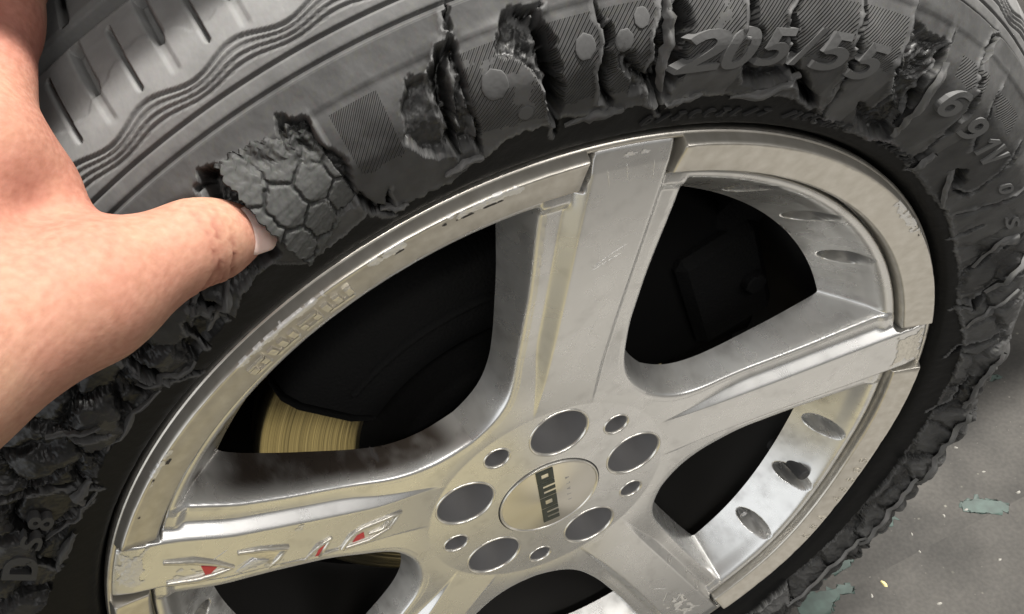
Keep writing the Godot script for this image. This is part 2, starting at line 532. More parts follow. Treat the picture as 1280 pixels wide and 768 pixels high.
func dig_gouges() -> void:
	var wob := noise(140.0, 74)
	var rough := noise(150.0, 75, FastNoiseLite.TYPE_CELLULAR, 2)
	rough.cellular_return_type = FastNoiseLite.RETURN_CELL_VALUE
	rough.domain_warp_enabled = true
	rough.domain_warp_amplitude = 0.006
	rough.domain_warp_frequency = 120.0
	var ridge := noise(260.0, 76)
	ridge.fractal_type = FastNoiseLite.FRACTAL_RIDGED
	for g in GOUGES:
		var poly := PackedVector2Array()
		var lo := V(999, 999)
		var hi := V(-999, -999)
		for p in g[2]:
			lo = V(minf(lo.x, p.x), minf(lo.y, p.y))
			hi = V(maxf(hi.x, p.x), maxf(hi.y, p.y))
		var ka := (lo.y + hi.y) * 0.0005 * D2R
		for p in g[2]: poly.append(V(p.x * ka, p.y * 0.001))
		for i in range(maxi(int(col(lo.x)) - 4, 0), mini(int(col(hi.x)) + 5, NT)):
			var x := (T0 + i * DT) * ka
			for j in range(maxi(int(row(lo.y * 0.001)) - 4, 0), mini(int(row(hi.y * 0.001)) + 5, NV)):
				var q := V(x + 0.0014 * wob.get_noise_2d(x, pr[j]), pr[j] + 0.0014 * wob.get_noise_2d(x + 2.0, pr[j]))
				if not Geometry2D.is_point_in_polygon(q, poly): continue
				var d := 1.0
				for k in poly.size():
					d = minf(d, q.distance_squared_to(Geometry2D.get_closest_point_to_segment(q, poly[k], poly[(k + 1) % poly.size()])))
				var e := smooth(0.0, 0.0013, sqrt(d))
				var h: float = -g[0] * 0.001 * e + g[1] * 0.001 * e * (0.9 * rough.get_noise_2d(x, pr[j]) + 0.7 * ridge.get_noise_2d(x, pr[j] * 0.5))
				var at := i * NV + j
				disp[at] = minf(disp[at], h) if disp[at] < -0.003 else h
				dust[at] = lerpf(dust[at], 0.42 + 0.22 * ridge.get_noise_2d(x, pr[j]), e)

# the outer layer is split into blocks, each tilted and worn in its own way
const BLOCKS := [101.0, 95.0, 88.6, 86.2, 81.0, 77.0, 72.6, 66.3, 62.6, 56.8, 51.4, 47.0, 41.2, 37.2, 28.8, 24.2, 15.0, 8.5, -2.0, -9.0, -16.0]

func block_at(t: float) -> Vector3:
	for k in BLOCKS.size() - 1:
		if t <= BLOCKS[k] and t > BLOCKS[k + 1]:
			var f: float = (BLOCKS[k] - t) / (BLOCKS[k] - BLOCKS[k + 1])
			return Vector3(f, sin(k * 2.4 + 0.7), sin(k * 4.1 + 2.0))
	return Vector3(0.5, 0.0, 0.0)

func base_relief() -> void:
	var low := noise(28.0, 81)
	var mid := noise(120.0, 82)
	var lump := noise(48.0, 83, FastNoiseLite.TYPE_CELLULAR, 2)
	lump.cellular_return_type = FastNoiseLite.RETURN_CELL_VALUE
	lump.domain_warp_enabled = true
	lump.domain_warp_amplitude = 0.006
	lump.domain_warp_fractal_octaves = 2
	lump.domain_warp_frequency = 90.0
	var gap := noise(48.0, 83, FastNoiseLite.TYPE_CELLULAR, 2)
	gap.fractal_type = FastNoiseLite.FRACTAL_NONE
	gap.cellular_return_type = FastNoiseLite.RETURN_DISTANCE2_SUB
	gap.domain_warp_enabled = true
	gap.domain_warp_amplitude = 0.006
	gap.domain_warp_fractal_octaves = 2
	gap.domain_warp_frequency = 90.0
	lump.fractal_type = FastNoiseLite.FRACTAL_NONE
	var edge := noise(110.0, 84)
	var shard := noise(62.0, 85)
	shard.fractal_type = FastNoiseLite.FRACTAL_RIDGED
	var spot := noise(60.0, 86)
	for i in NT:
		var t := T0 + i * DT
		var x := t * D2R * 0.25
		var torn := torn_at(t) + 0.0012 * edge.get_noise_2d(x, 0.0)
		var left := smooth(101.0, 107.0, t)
		var right := smooth(28.0, 4.0, t)
		var rope := smooth(0.0, -12.0, t)
		var blk := block_at(t)
		var wave := 0.0011 * sin(TAU * (t - 106.3) / 5.55)
		# sipes across the shoulder: a narrow and a wide one by turns
		var ph_n := absf(fposmod(t - 106.15 + 2.125, 4.25) - 2.125) * D2R * 0.292
		var ph_w := absf(fposmod(t - 104.05 + 2.125, 4.25) - 2.125) * D2R * 0.292
		for j in NV:
			var r := pr[j]
			var z := pz[j]
			var s := ps[j]
			var at := i * NV + j
			var h := (0.00014 if r < 0.2735 else 0.00006) * mid.get_noise_2d(x, s)
			var du := 1.0
			if z < -0.0395:
				du = 2.2 + 0.5 * spot.get_noise_2d(x, s)
				if z < -0.052:
					if ph_w < 0.0011: h -= 0.004
				elif z < -0.0408 and z > -0.0495: du = 0.5
			elif r > 0.2735:
				du = lerpf(1.6, 3.0, smooth(0.2735, 0.286, r)) + 0.5 * spot.get_noise_2d(x, s) + 0.2 * mid.get_noise_2d(x * 2.0, s * 2.0)
				# wavy fine grooves, then two straight ones
				for k in 4:
					var rw := 0.2858 - 0.0014 * k + wave * (1.0 - 0.13 * k)
					var dd := absf(r - rw)
					if dd < 0.0005: du *= 0.65
					if dd < 0.0007: h -= (0.0010 if k == 0 else 0.0006) * (1.0 - smooth(0.0001, 0.0006, dd))
				for rw2 in [0.2788, 0.2745]:
					var dd2 := absf(r - rw2)
					if dd2 < 0.0005: du *= 0.65
					if dd2 < 0.0008: h -= 0.0011 * (1.0 - smooth(0.0001, 0.0006, dd2))
				if r > 0.2885 - 0.0012 or z < -0.014:
					var endn := smooth(0.2885, 0.2895, r) * smooth(-0.0362, -0.0350, z)
					if ph_n < 0.0007: h -= 0.004 * (1.0 - smooth(0.0002, 0.0006, ph_n)) * endn
				if r > 0.2872:
					var deep := smooth(0.2925, 0.2945, r)
					var we := lerpf(0.0014, 0.0018, deep)
					if ph_w < we: h -= lerpf(0.0005, 0.0036, deep) * (1.0 - smooth(we * 0.6, we, ph_w)) * smooth(0.2872, 0.2885, r)
				h -= 0.0004 * smooth(0.0, 0.0006, r - (0.2935 + 0.002 * sin(x * 160.0) + 0.0015 * edge.get_noise_2d(x, 5.0)))
			else:
				# torn outer layer over a smooth bead strip
				var on := smooth(-0.0004, 0.0005, r - torn)
				h += (0.0014 + 0.0009 * exp(-pow((r - torn - 0.0007) / 0.0009, 2.0)) * (0.6 + edge.get_noise_2d(x * 3.0, 1.0))) * on
				du = lerpf(0.22, 1.05 + 0.22 * low.get_noise_2d(x, r) + 0.2 * mid.get_noise_2d(x, r), on)
				if absf(r - torn - 0.0006) < 0.0007: du = 1.5
				var body := on * smooth(0.2685 + 0.005 * rope, 0.266, r)
				if on > 0.0:
					h += body * (0.0009 * low.get_noise_2d(x, r) + 0.0019 * blk.y * (blk.x - 0.5) * smooth(0.267, 0.258, r) * smooth(0.0, 0.006, r - torn) + 0.0004 * blk.z)
					du *= 1.0 + 0.24 * blk.z * body
					h -= 0.0006 * smooth(0.2662, 0.2656, r) * body * (1.0 - rope)     # step under the plain shoulder strip
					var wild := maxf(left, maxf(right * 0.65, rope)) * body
					if wild > 0.0:
						var lv := lump.get_noise_2d(x * lerpf(1.0, 0.8, rope), r + x * 0.35 * rope)
						var sx := x * lerpf(1.0, 0.8, rope)
						var sy := r + x * 0.35 * rope
						var gp := 1.0 - smooth(0.0, 0.26, gap.get_noise_2d(sx, sy) + 1.0)
						var sh := shard.get_noise_2d(x, r)
						h += wild * (0.0028 * lv + 0.0007 * sh - 0.0036 * gp * (1.0 - 0.5 * rope))
						du += wild * (0.25 * lv + 0.5 * maxf(sh - 0.5, 0.0) - 0.6 * left - 0.6 * gp)  # tone lowered at left for the shade of hand and viewer, and in gaps
						if rope > 0.0:
							var bx := fposmod(x * 62.0 + r * 40.0 + 0.6 * low.get_noise_2d(x, r), 1.0)
							h += rope * smooth(0.241, 0.250, r) * (0.0036 * sin(PI * bx) - 0.0002) * body
			disp[at] = h
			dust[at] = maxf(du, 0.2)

func surface_at(deg: float, r: float, lift: float) -> Vector3:
	var fi := clampf(col(deg), 0.0, NT - 1.001)
	var fj := clampf(row(r), 0.0, NV - 1.001)
	var i := int(fi)
	var j := int(fj)
	var fa := fi - i
	var fb := fj - j
	var a := i * NV + j
	var d := lerpf(lerpf(disp[a], disp[a + 1], fb), lerpf(disp[a + NV], disp[a + NV + 1], fb), fa)
	d = maxf(d, -0.0012) + lift
	return pol(deg, lerpf(pr[j], pr[j + 1], fb) + pnr[j] * d, lerpf(pz[j], pz[j + 1], fb) + pnz[j] * d)

func ribbed(t: float, r: float, n: FastNoiseLite) -> bool:
	var w := 0.0018 * n.get_noise_2d(t * 0.6, r * 100.0)
	if t > 70.9 and t < 86.3 and r + w > 0.2405 and r < 0.2632: return true
	if t > 52.2 and t < 70.9 and r + w > 0.2465 and r < 0.2625: return true
	if t > 40.5 and t < 44.8 and r + w > 0.2535 and r < 0.2605: return true
	if t > 33.0 and t < 38.0 and r + w > 0.2535 and r < 0.2605: return true
	if t > 91.3 and t < 94.2 and r + w > 0.2475 and r < 0.2640: return true
	return false

func make_tyre(wheel: Node3D) -> MeshInstance3D:
	tyre_profile()
	NT = int((T1 - T0) / DT) + 1
	disp.resize(NT * NV)
	dust.resize(NT * NV)
	base_relief()
	dig_gouges()
	dig_cracks()
	var v := PackedVector3Array()
	var uv := PackedVector2Array()
	var cl := PackedColorArray()
	v.resize(NT * NV)
	uv.resize(NT * NV)
	cl.resize(NT * NV)
	for i in NT:
		var t := T0 + i * DT
		var c := cos(t * D2R)
		var s := sin(t * D2R)
		for j in NV:
			var at := i * NV + j
			var d := disp[at]
			var r := pr[j] + pnr[j] * d
			var y := maxf(r * s, 0.0004 - LIFT)      # flattened where it stands
			v[at] = Vector3(r * c, y, pz[j] + pnz[j] * d + bent(t, pr[j]))
			uv[at] = Vector2(t * D2R * 0.25 / 0.0055, pr[j] / 0.0055)
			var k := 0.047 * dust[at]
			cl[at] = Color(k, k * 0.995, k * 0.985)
	var nn := PackedVector3Array()
	nn.resize(NT * NV)
	for i in NT:
		var ia := maxi(i - 1, 0) * NV
		var ib := mini(i + 1, NT - 1) * NV
		for j in NV:
			var ja := maxi(j - 1, 0)
			var jb := mini(j + 1, NV - 1)
			nn[i * NV + j] = (v[i * NV + jb] - v[i * NV + ja]).cross(v[ib + j] - v[ia + j]).normalized()
	var which := noise(1.0, 88)
	var sets := [PackedInt32Array(), PackedInt32Array(), PackedInt32Array(), PackedInt32Array()]
	for i in NT - 1:
		var t := T0 + (i + 0.5) * DT
		var torn := torn_at(t)
		for j in NV - 1:
			var a := i * NV + j
			var b := a + NV
			var k := 0
			if pz[j] > -0.0395 and pr[j] < 0.2735:
				if pr[j] < torn - 0.0003: k = 2
				elif dust[a] < 0.62: k = 3  # fresh tears, and the left zone with its painted shade
				elif dust[a] < 1.45 and dust[a] > 0.7 and disp[a] > -0.0012 and ribbed(t, pr[j], which): k = 1
			sets[k].append_array([a, b, a + 1, b, b + 1, a + 1])
	var m := ArrayMesh.new()
	for k in 4:
		amesh(v, sets[k], nn, uv, cl, m)
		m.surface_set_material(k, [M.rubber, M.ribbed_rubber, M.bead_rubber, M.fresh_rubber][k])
	# the rest of the carcass, out of sight of the tears
	var prof := [V(0.2150, -0.014), V(0.2195, -0.003), V(0.229, 0.003), V(0.250, 0.010), V(0.2635, 0.005), V(0.2791, -0.0062), V(0.290, -0.016), V(0.2990, -0.034), V(0.3006, -0.039)]
	var tread := []
	for g in [[0.3056, -0.076], [0.306, -0.0885], [0.297, -0.089], [0.297, -0.098], [0.306, -0.0985], [0.3056, -0.135], [0.297, -0.1355], [0.297, -0.145], [0.3030, -0.146], [0.2990, -0.155], [0.290, -0.173], [0.272, -0.192], [0.250, -0.199], [0.229, -0.193], [0.215, -0.178]]:
		tread.append(V(g[0], g[1]))
	var parts := [[tread, T0, T1], [prof + [V(0.3056, -0.076)] + tread.slice(1), T1, T0 + 360.0]]
	for q in parts:
		var lm := lathe(q[0], q[1], q[2], 160, true)
		var arr := lm.surface_get_arrays(0)
		var lv: PackedVector3Array = arr[Mesh.ARRAY_VERTEX]
		var lc := PackedColorArray()
		lc.resize(lv.size())
		for k in lv.size():
			lv[k].y = maxf(lv[k].y, 0.0004 - LIFT)
			var lr := V(lv[k].x, lv[k].y).length()
			var lt := 0.056 if lv[k].z > -0.0065 and lr > 0.2325 else (0.013 if lv[k].z > -0.0145 and lr < 0.2325 else 0.12)
			lc[k] = Color(lt, lt * 0.995, lt * 0.985)
		var li: PackedInt32Array = arr[Mesh.ARRAY_INDEX]
		for k in range(0, li.size(), 3):
			var sw := li[k]
			li[k] = li[k + 1]
			li[k + 1] = sw
		amesh(lv, li, PackedVector3Array(), PackedVector2Array(), lc, m)
		m.surface_set_material(m.get_surface_count() - 1, M.rubber)
	return put("tyre", m, null, wheel, UPV)

# one raised character on the sidewall: centre angle, inner and outer radius, width in degrees, lean
func sidewall_letter(ch: String, deg: float, r0: float, r1: float, wide: float, lean: float, parent: Node, tone := 0.085, called := "sidewall_letter") -> void:
	var tm := TextMesh.new()
	tm.text = ch
	var f := SystemFont.new()
	f.font_names = PackedStringArray(["Droid Sans"])
	f.font_weight = 700
	var fv := FontVariation.new()
	fv.base_font = f
	fv.variation_embolden = 0.15
	tm.font = fv
	tm.font_size = 48
	tm.pixel_size = 0.01
	tm.depth = 0.05
	tm.curve_step = 2.0
	var arr := tm.surface_get_arrays(0)
	glyph(arr[Mesh.ARRAY_VERTEX], arr[Mesh.ARRAY_INDEX], deg, r0, r1, wide, lean, parent, tone, called)

func glyph(src: PackedVector3Array, idx: PackedInt32Array, deg: float, r0: float, r1: float, wide: float, lean: float, parent: Node, tone: float, called: String) -> void:
	var lo := src[0]
	var hi := src[0]
	for p in src:
		lo = lo.min(p)
		hi = hi.max(p)
	var v := PackedVector3Array()
	var c := PackedColorArray()
	var hs := []
	for k in 5:
		for q in 5: hs.append(height_at(deg + wide * (k - 2) * 0.2, lerpf(r0, r1, q * 0.25)))
	hs.sort()
	var lift: float = maxf(hs[19], 0.0004)
	var pos := []
	for p in src:
		var u := (p.x - lo.x) / (hi.x - lo.x) - 0.5
		var w := (p.y - lo.y) / (hi.y - lo.y)
		var front := p.z > (lo.z + hi.z) * 0.5
		var k := 0.86 if front else 1.0
		var t := deg - (u * k * wide + (w - 0.5) * lean)
		pos.append(V(t, lerpf(r0, r1, w)))
		v.append(surface_flat(t, lerpf(r0, r1, 0.5 + (w - 0.5) * (0.95 if front else 1.0)), lift + (0.0007 if front else -0.0022)))
		c.append(Color(tone, tone * 0.995, tone * 0.985))
	# what the tears have carried off is missing
	var kept := PackedInt32Array()
	for k in range(0, idx.size(), 3):
		var m: Vector2 = (pos[idx[k]] + pos[idx[k + 1]] + pos[idx[k + 2]]) / 3.0
		if height_at(m.x, m.y) > -0.03: kept.append_array([idx[k], idx[k + 1], idx[k + 2]])
	if kept.size(): put(called, amesh(v, kept, PackedVector3Array(), PackedVector2Array(), c), M.rubber, parent)

func height_at(deg: float, r: float) -> float:
	return disp[clampi(roundi(col(deg)), 0, NT - 1) * NV + clampi(roundi(row(r)), 0, NV - 1)]

func sidewall_dot(deg: float, r: float, rad: float, parent: Node) -> void:
	var v := PackedVector3Array()
	var c := PackedColorArray()
	var idx := PackedInt32Array()
	v.append(surface_at(deg, r, 0.0003))
	for ring in 4:
		for k in 16:
			var a := TAU * k / 16
			var q: float = rad * [0.7, 0.88, 0.95, 1.0][ring] * (1.0 + 0.05 * sin(k * 2.7 + deg))
			v.append(surface_at(deg + q * cos(a) / (r * D2R), r + q * sin(a), [0.0003, 0.0003, 0.0002, -0.0014][ring]))
	for k in 16:
		var k2 := (k + 1) % 16
		idx.append_array([0, 1 + k, 1 + k2])
		for ring in 3:
			var o := 1 + ring * 16
			idx.append_array([o + k, o + 16 + k, o + k2, o + k2, o + 16 + k, o + 16 + k2])
	for q in v: c.append(Color(0.064, 0.0637, 0.063))
	put("raised_dot", amesh(v, idx, PackedVector3Array(), PackedVector2Array(), c), M.rubber, parent)

# a torn strip of rubber: (angle, radius, lift) points in degrees and mm, half widths in mm
func strip(pts: Array, half: Array, thick: float, tone: float, parent: Node, sd: int) -> void:
	var n := noise(210.0, sd)
	var v := PackedVector3Array()
	var c := PackedColorArray()
	var L := []
	for k in pts.size() - 1:
		for q in 6:
			var t := q / 6.0
			L.append([pts[k].lerp(pts[k + 1], t), lerpf(half[k], half[k + 1], t)])
	L.append([pts[-1], half[-1]])
	var P := []
	for e in L: P.append(surface_at(e[0].x, e[0].y * 0.001, e[0].z * 0.001))
	for k in L.size():
		var d: Vector3 = (P[mini(k + 1, P.size() - 1)] - P[maxi(k - 1, 0)]).normalized()
		var out := Vector3(P[k].x, P[k].y, 0.0).normalized() * 0.25 + Vector3(0, 0, 0.97)
		var side := d.cross(out).normalized()
		out = side.cross(d)
		var w: float = L[k][1] * 0.001
		for q in 7:
			var u := q / 6.0 * 2.0 - 1.0
			var jag := 0.0009 * n.get_noise_2d(k * 0.002 + 5.0 * signf(u), q * 0.001) if q == 0 or q == 6 else 0.0
			var h := 0.0006 * n.get_noise_2d(k * 0.0016, q * 0.0016 + 2.0) + thick * 0.001 * (1.0 - u * u * 0.8)
			if q == 0 or q == 6: h = -0.0004
			v.append(P[k] + side * (w * u + jag) + out * h)
			var g := tone * (1.0 + 0.45 * n.get_noise_2d(k * 0.003, q * 0.003))
			c.append(Color(g, g * 0.995, g * 0.985))
	put("torn_strip", amesh(v, grid_idx(L.size(), 7), PackedVector3Array(), PackedVector2Array(), c), M.rubber, parent)

# ---------------------------------------------------------------- rim
const BAR := 0.0148

# height of the cast face at angle t (degrees from the spoke's axis) and radius r; returns (z, depth into the opening: over 1.1 there is no metal, dirt)
var dirt_n: FastNoiseLite
func face(t: float, r: float) -> Vector3:
	var a := r * cos(t * D2R)
	var l := absf(r * sin(t * D2R))
	var zb := lerpf(-0.0222, -0.0042, clampf((r - 0.068) / 0.138, 0.0, 1.0))
	var k := smooth(0.066, 0.125, r)
	var bw := BAR - 0.0012 * smooth(0.2, 0.12, a) + 0.001 * smooth(0.1, 0.07, a)
	var run := 0.0012 + 0.0036 * k
	var q := clampf((l - bw) / run, -0.25, 1.25)
	# flank of the raised bar, with softened edges
	var f := (sqrt(pow(q, 2.0) + 0.006) - sqrt(pow(q - 1.0, 2.0) + 0.006) + 1.0) * 0.5
	var zs := zb - 0.0054 * k * f
	zs = lerpf(zs, -0.0092, smooth(0.1895, 0.1945, r) * smooth(bw + run * 0.3, bw + run, l))
	# the opening beside the spoke
	var ws := 0.0268 + 0.0022 * smooth(0.14, 0.192, a) + 0.0012 * smooth(0.12, 0.09, a)
	var tS := (l - ws) / 0.0048
	var tI := (r - 0.0785) / 0.006
	var tO := (0.1950 - r) / 0.0163
	var w := smin(smin(tS, tI, 4.4), tO, 0.3)
	var z := zs
	var dirt := 0.0
	if w > -0.6:
		var e := (sqrt(w * w + 0.012) + w) * 0.5
		z = zs - (0.036 + zs) * e
		dirt = smooth(0.05, 0.5, w)
		# three oval pockets in the sloping outer wall
		if r > 0.178 and w > 0.0:
			for j in [-1, 0, 1]:
				var u := (r - 0.1876) / 0.0062
				var c: float = r * (absf(t) - 36.0 - 13.4 * j) * D2R / 0.0053
				var e2 := sqrt(u * u + c * c)
				if e2 < 1.25: z = minf(z, lerpf(-0.0375, z, smooth(0.84, 1.12, e2)))
	# recess that the rim band sits in, and the lip behind it
	var side := l - (BAR + 0.0008)
	if r > 0.1984 and side > 0.0:
		var cut := smooth(0.1984, 0.1990, r) * smooth(0.0, 0.0007, side)
		z = lerpf(z, -0.0138 - 0.008 * smooth(0.006, 0.002, side), cut)
		z = lerpf(z, -0.0046, smooth(0.2136, 0.2142, r) * smooth(0.0, 0.0007, side))
	if r > 0.2118:
		var lip := smooth(0.2118, 0.2165, r)
		if side <= 0.0007: z = lerpf(z, -0.0062, lip * lip)
		else: z -= 0.0016 * smooth(0.2146, 0.2165, r)
	return Vector3(z, w, dirt)

func spoke_mesh(foul: float) -> ArrayMesh:
	var nt := 375
	var nr := 301
	var r0 := 0.0296
	var dr := (0.2166 - r0) / (nr - 1)
	var dt := 72.0 / (nt - 1)
	var hz := PackedFloat32Array()
	var op := PackedFloat32Array()
	var dz := PackedFloat32Array()
	# symmetric: half of it is computed and mirrored; one column is added past each edge for the normals
	var ne := nt + 2
	hz.resize(ne * nr)
	op.resize(ne * nr)
	dz.resize(ne * nr)
	for i in ne / 2 + 1:
		var t := -36.0 + (i - 1) * dt
		if i == 0: t = -36.0 + dt      # mirror beyond the sector edge
		for j in nr:
			var h := face(t, r0 + j * dr)
			for q in [i * nr + j, (ne - 1 - i) * nr + j]:
				hz[q] = h.x
				op[q] = h.y
				dz[q] = h.z
	var v := PackedVector3Array()
	var n := PackedVector3Array()
	var c := PackedColorArray()
	v.resize(nt * nr)
	n.resize(nt * nr)
	c.resize(nt * nr)
	var blot := noise(70.0, 91, FastNoiseLite.TYPE_SIMPLEX_SMOOTH, 4)
	for i in nt:
		var t := -36.0 + i * dt
		var ct := cos(t * D2R)
		var s := sin(t * D2R)
		for j in nr:
			var r := r0 + j * dr
			var at := i * nr + j
			var e := (i + 1) * nr + j
			var zr := (hz[e + (1 if j < nr - 1 else 0)] - hz[e - (1 if j > 0 else 0)]) / (dr * (2.0 if j > 0 and j < nr - 1 else 1.0))
			var zt := (hz[e + nr] - hz[e - nr]) / (2.0 * dt * D2R * r)
			v[at] = Vector3(r * ct, r * s, hz[e])
			n[at] = Vector3(-zr * ct + zt * s, -zr * s - zt * ct, 1.0).normalized()
			var b := blot.get_noise_3d(r * ct, r * s + 0.4, hz[e] * 1.0)
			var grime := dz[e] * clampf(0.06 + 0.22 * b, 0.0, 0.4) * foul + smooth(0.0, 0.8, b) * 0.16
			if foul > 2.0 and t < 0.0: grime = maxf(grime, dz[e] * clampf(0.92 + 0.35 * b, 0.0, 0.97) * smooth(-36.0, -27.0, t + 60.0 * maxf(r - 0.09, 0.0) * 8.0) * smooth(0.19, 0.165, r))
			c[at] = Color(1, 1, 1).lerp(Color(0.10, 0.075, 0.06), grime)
	# faces, cut off cleanly along the back edge of the openings
	var idx := PackedInt32Array()
	var LIM := 1.1
	for i in nt - 1:
		var t := -36.0 + (i + 0.5) * dt
		for j in nr - 1:
			var e := (i + 1) * nr + j
			var o4 := [op[e], op[e + nr], op[e + nr + 1], op[e + 1]]
			var outs := 0
			for q in o4:
				if q > LIM: outs += 1
			if outs == 4: continue
			var r := r0 + (j + 0.5) * dr
			var p := V(r * cos(t * D2R), r * sin(t * D2R))
			if p.distance_to(V(0.0508, 0.0)) < 0.0157: continue
			if p.distance_to(V(0.0556 * cos(36.0 * D2R), signf(t) * 0.0556 * sin(36.0 * D2R))) < 0.0067: continue
			var a := i * nr + j
			var b := a + nr
			if outs == 0:
				idx.append_array([a, b, a + 1, b, b + 1, a + 1])
				continue
			var v4 := [a, b, b + 1, a + 1]
			var ring := []
			for q in 4:
				var q2 := (q + 1) % 4
				if o4[q] <= LIM: ring.append(v4[q])
				if (o4[q] > LIM) != (o4[q2] > LIM):
					var f: float = (LIM - o4[q]) / (o4[q2] - o4[q])
					ring.append(v.size())
					v.append(v[v4[q]].lerp(v[v4[q2]], f))
					n.append(n[v4[q]].lerp(n[v4[q2]], f).normalized())
					c.append(c[v4[q]].lerp(c[v4[q2]], f))
			for q in range(1, ring.size() - 1): idx.append_array([ring[0], ring[q], ring[q + 1]])
	var used_v := PackedInt32Array()
	used_v.resize(v.size())
	used_v.fill(-1)
	var v2 := PackedVector3Array()
	var n2 := PackedVector3Array()
	var c2 := PackedColorArray()
	for k in idx.size():
		var o := idx[k]
		if used_v[o] < 0:
			used_v[o] = v2.size()
			v2.append(v[o])
			n2.append(n[o])
			c2.append(c[o])
		idx[k] = used_v[o]
	return amesh(v2, idx, n2, PackedVector2Array(), c2)

# world placement of a spoke-sector mesh: turned to its angle, and the bent bottom applied by a copy of the vertices
func bend_mesh(m: ArrayMesh, deg: float) -> ArrayMesh:
	var arr := m.surface_get_arrays(0)
	var v: PackedVector3Array = arr[Mesh.ARRAY_VERTEX]
	for k in v.size():
		var p := v[k]
		var rr := V(p.x, p.y).length()
		var at := rad_to_deg(atan2(p.y, p.x)) + deg
		var q := V(p.x, p.y).rotated(twist(at, rr) * D2R)
		v[k] = Vector3(q.x, q.y, p.z + bent(at, rr))
	arr[Mesh.ARRAY_VERTEX] = v
	var o := ArrayMesh.new()
	o.add_surface_from_arrays(Mesh.PRIMITIVE_TRIANGLES, arr)
	return o

const BAND := [[0.1999, -0.0132], [0.1999, -0.0062], [0.2003, -0.0052], [0.2010, -0.0046], [0.2070, -0.0026], [0.2118, -0.0008], [0.2126, -0.0004], [0.2132, -0.0006], [0.2139, -0.0016], [0.2150, -0.0036], [0.2158, -0.0052]]

func band_z(r: float) -> float:
	for k in range(1, BAND.size() - 1):
		if r <= BAND[k + 1][0]: return lerpf(BAND[k][1], BAND[k + 1][1], clampf((r - BAND[k][0]) / (BAND[k + 1][0] - BAND[k][0]), 0.0, 1.0))
	return -0.0052

# a segment of the outer band between two spokes, ends parallel to the spokes
func band_mesh(deg: float) -> ArrayMesh:
	var n := 61
	var v := PackedVector3Array()
	var np := BAND.size()
	var dent := noise(180.0, 95 + int(deg))
	for i in n + 4:
		for j in np:
			var r: float = BAND[j][0]
			var z: float = BAND[j][1]
			var gap := 0.0180
			var k := clampf((i - 2.0) / (n - 1), 0.0, 1.0)
			if i < 2 or i > n + 1: z -= 0.0007 if (i == 1 or i == n + 2) and j > 0 else 0.0
			if i == 0 or i == n + 3: z = -0.0135
			var grow := 0.0006 if (i == 2 or i == n + 1) else 0.0
			var ta := rad_to_deg(asin((gap + grow) / r))
			var tb := 72.0 - ta
			var t := deg + lerpf(ta, tb, k)
			var d := dent.get_noise_2d(t * D2R * 0.2, r) if j > 5 and j < 9 else 0.0
			z -= 0.0005 * maxf(d - 0.1, 0.0)
			v.append(pol(t, r, z))
	return amesh(v, grid_idx(n + 4, np))

# jagged scuffs lying on the face or on a band
func scuff(called: String, matname: String, parent: Node, deg: float, t0: float, t1: float, r0: float, r1: float, cover: float, sd: int, on_band := false, stretch := 1.0) -> void:
	var n := noise(170.0, sd, FastNoiseLite.TYPE_SIMPLEX_SMOOTH, 5)
	var rm := (r0 + r1) * 0.5
	var nt := maxi(int((t1 - t0) * D2R * rm / 0.00045), 4)
	var nr := maxi(int((r1 - r0) / 0.00045), 4)
	var v := PackedVector3Array()
	var keep := PackedFloat32Array()
	for i in nt + 1:
		for j in nr + 1:
			var u := float(i) / nt
			var w := float(j) / nr
			var t := lerpf(t0, t1, u)
			var r := lerpf(r0, r1, w)
			var x := t * D2R * rm
			var g := n.get_noise_2d(x, r * stretch)
			var z := band_z(r) if on_band else face(t, r).x
			v.append(pol(deg + t, r, z + 0.00012 + 0.00022 * absf(n.get_noise_2d(x * 2.0, r * 2.0 + 3.0))))
			var e := minf(minf(u, 1.0 - u), minf(w, 1.0 - w)) * 2.0
			keep.append(g * 1.3 + (cover - 0.5) * 2.0 - (1.0 - smooth(0.0, 0.7, e)) * 1.5)
	var idx := PackedInt32Array()
	for i in nt:
		for j in nr:
			var a := i * (nr + 1) + j
			var b := a + nr + 1
			if keep[a] + keep[b] + keep[a + 1] + keep[b + 1] > 0.0:
				idx.append_array([a, b, a + 1, b, b + 1, a + 1])
	if idx.size() > 8: put(called, amesh(v, idx), M[matname], parent)

func bar_point(deg: float, al: float, la: float, lift: float) -> Vector3:
	la -= 4.6 * smooth(199.0, 165.0, al)
	var r := sqrt(al * al + la * la) * 0.001
	var t := rad_to_deg(atan2(la, al))
	return pol(deg + t, r, face(t, r).x + lift)

func spoke_stroke(deg: float, pts: Array, rad: Array, parent: Node, called := "spoke_emblem_stroke", matname := "lettering_alloy") -> void:
	var p := []
	for q in pts: p.append(bar_point(deg, q.x, q.y, 0.0002))
	put(called, tube(p, rad, 8), M[matname], parent)

func spoke_patch(deg: float, pts: Array, lift: float, parent: Node, called: String, matname: String) -> void:
	var poly := PackedVector2Array(pts)
	var tri := Geometry2D.triangulate_polygon(poly)
	var v := PackedVector3Array()
	for q in pts: v.append(bar_point(deg, q.x, q.y, lift))
	var c := v.size()
	for q in pts: v.append(bar_point(deg, q.x, q.y, -0.0005))
	var idx := PackedInt32Array()
	for k in range(0, tri.size(), 3): idx.append_array([tri[k], tri[k + 1], tri[k + 2]])
	for k in c:
		var k2 := (k + 1) % c
		idx.append_array([k, k2, k + c, k2, k2 + c, k + c])
	put(called, amesh(v, idx), M[matname], parent)

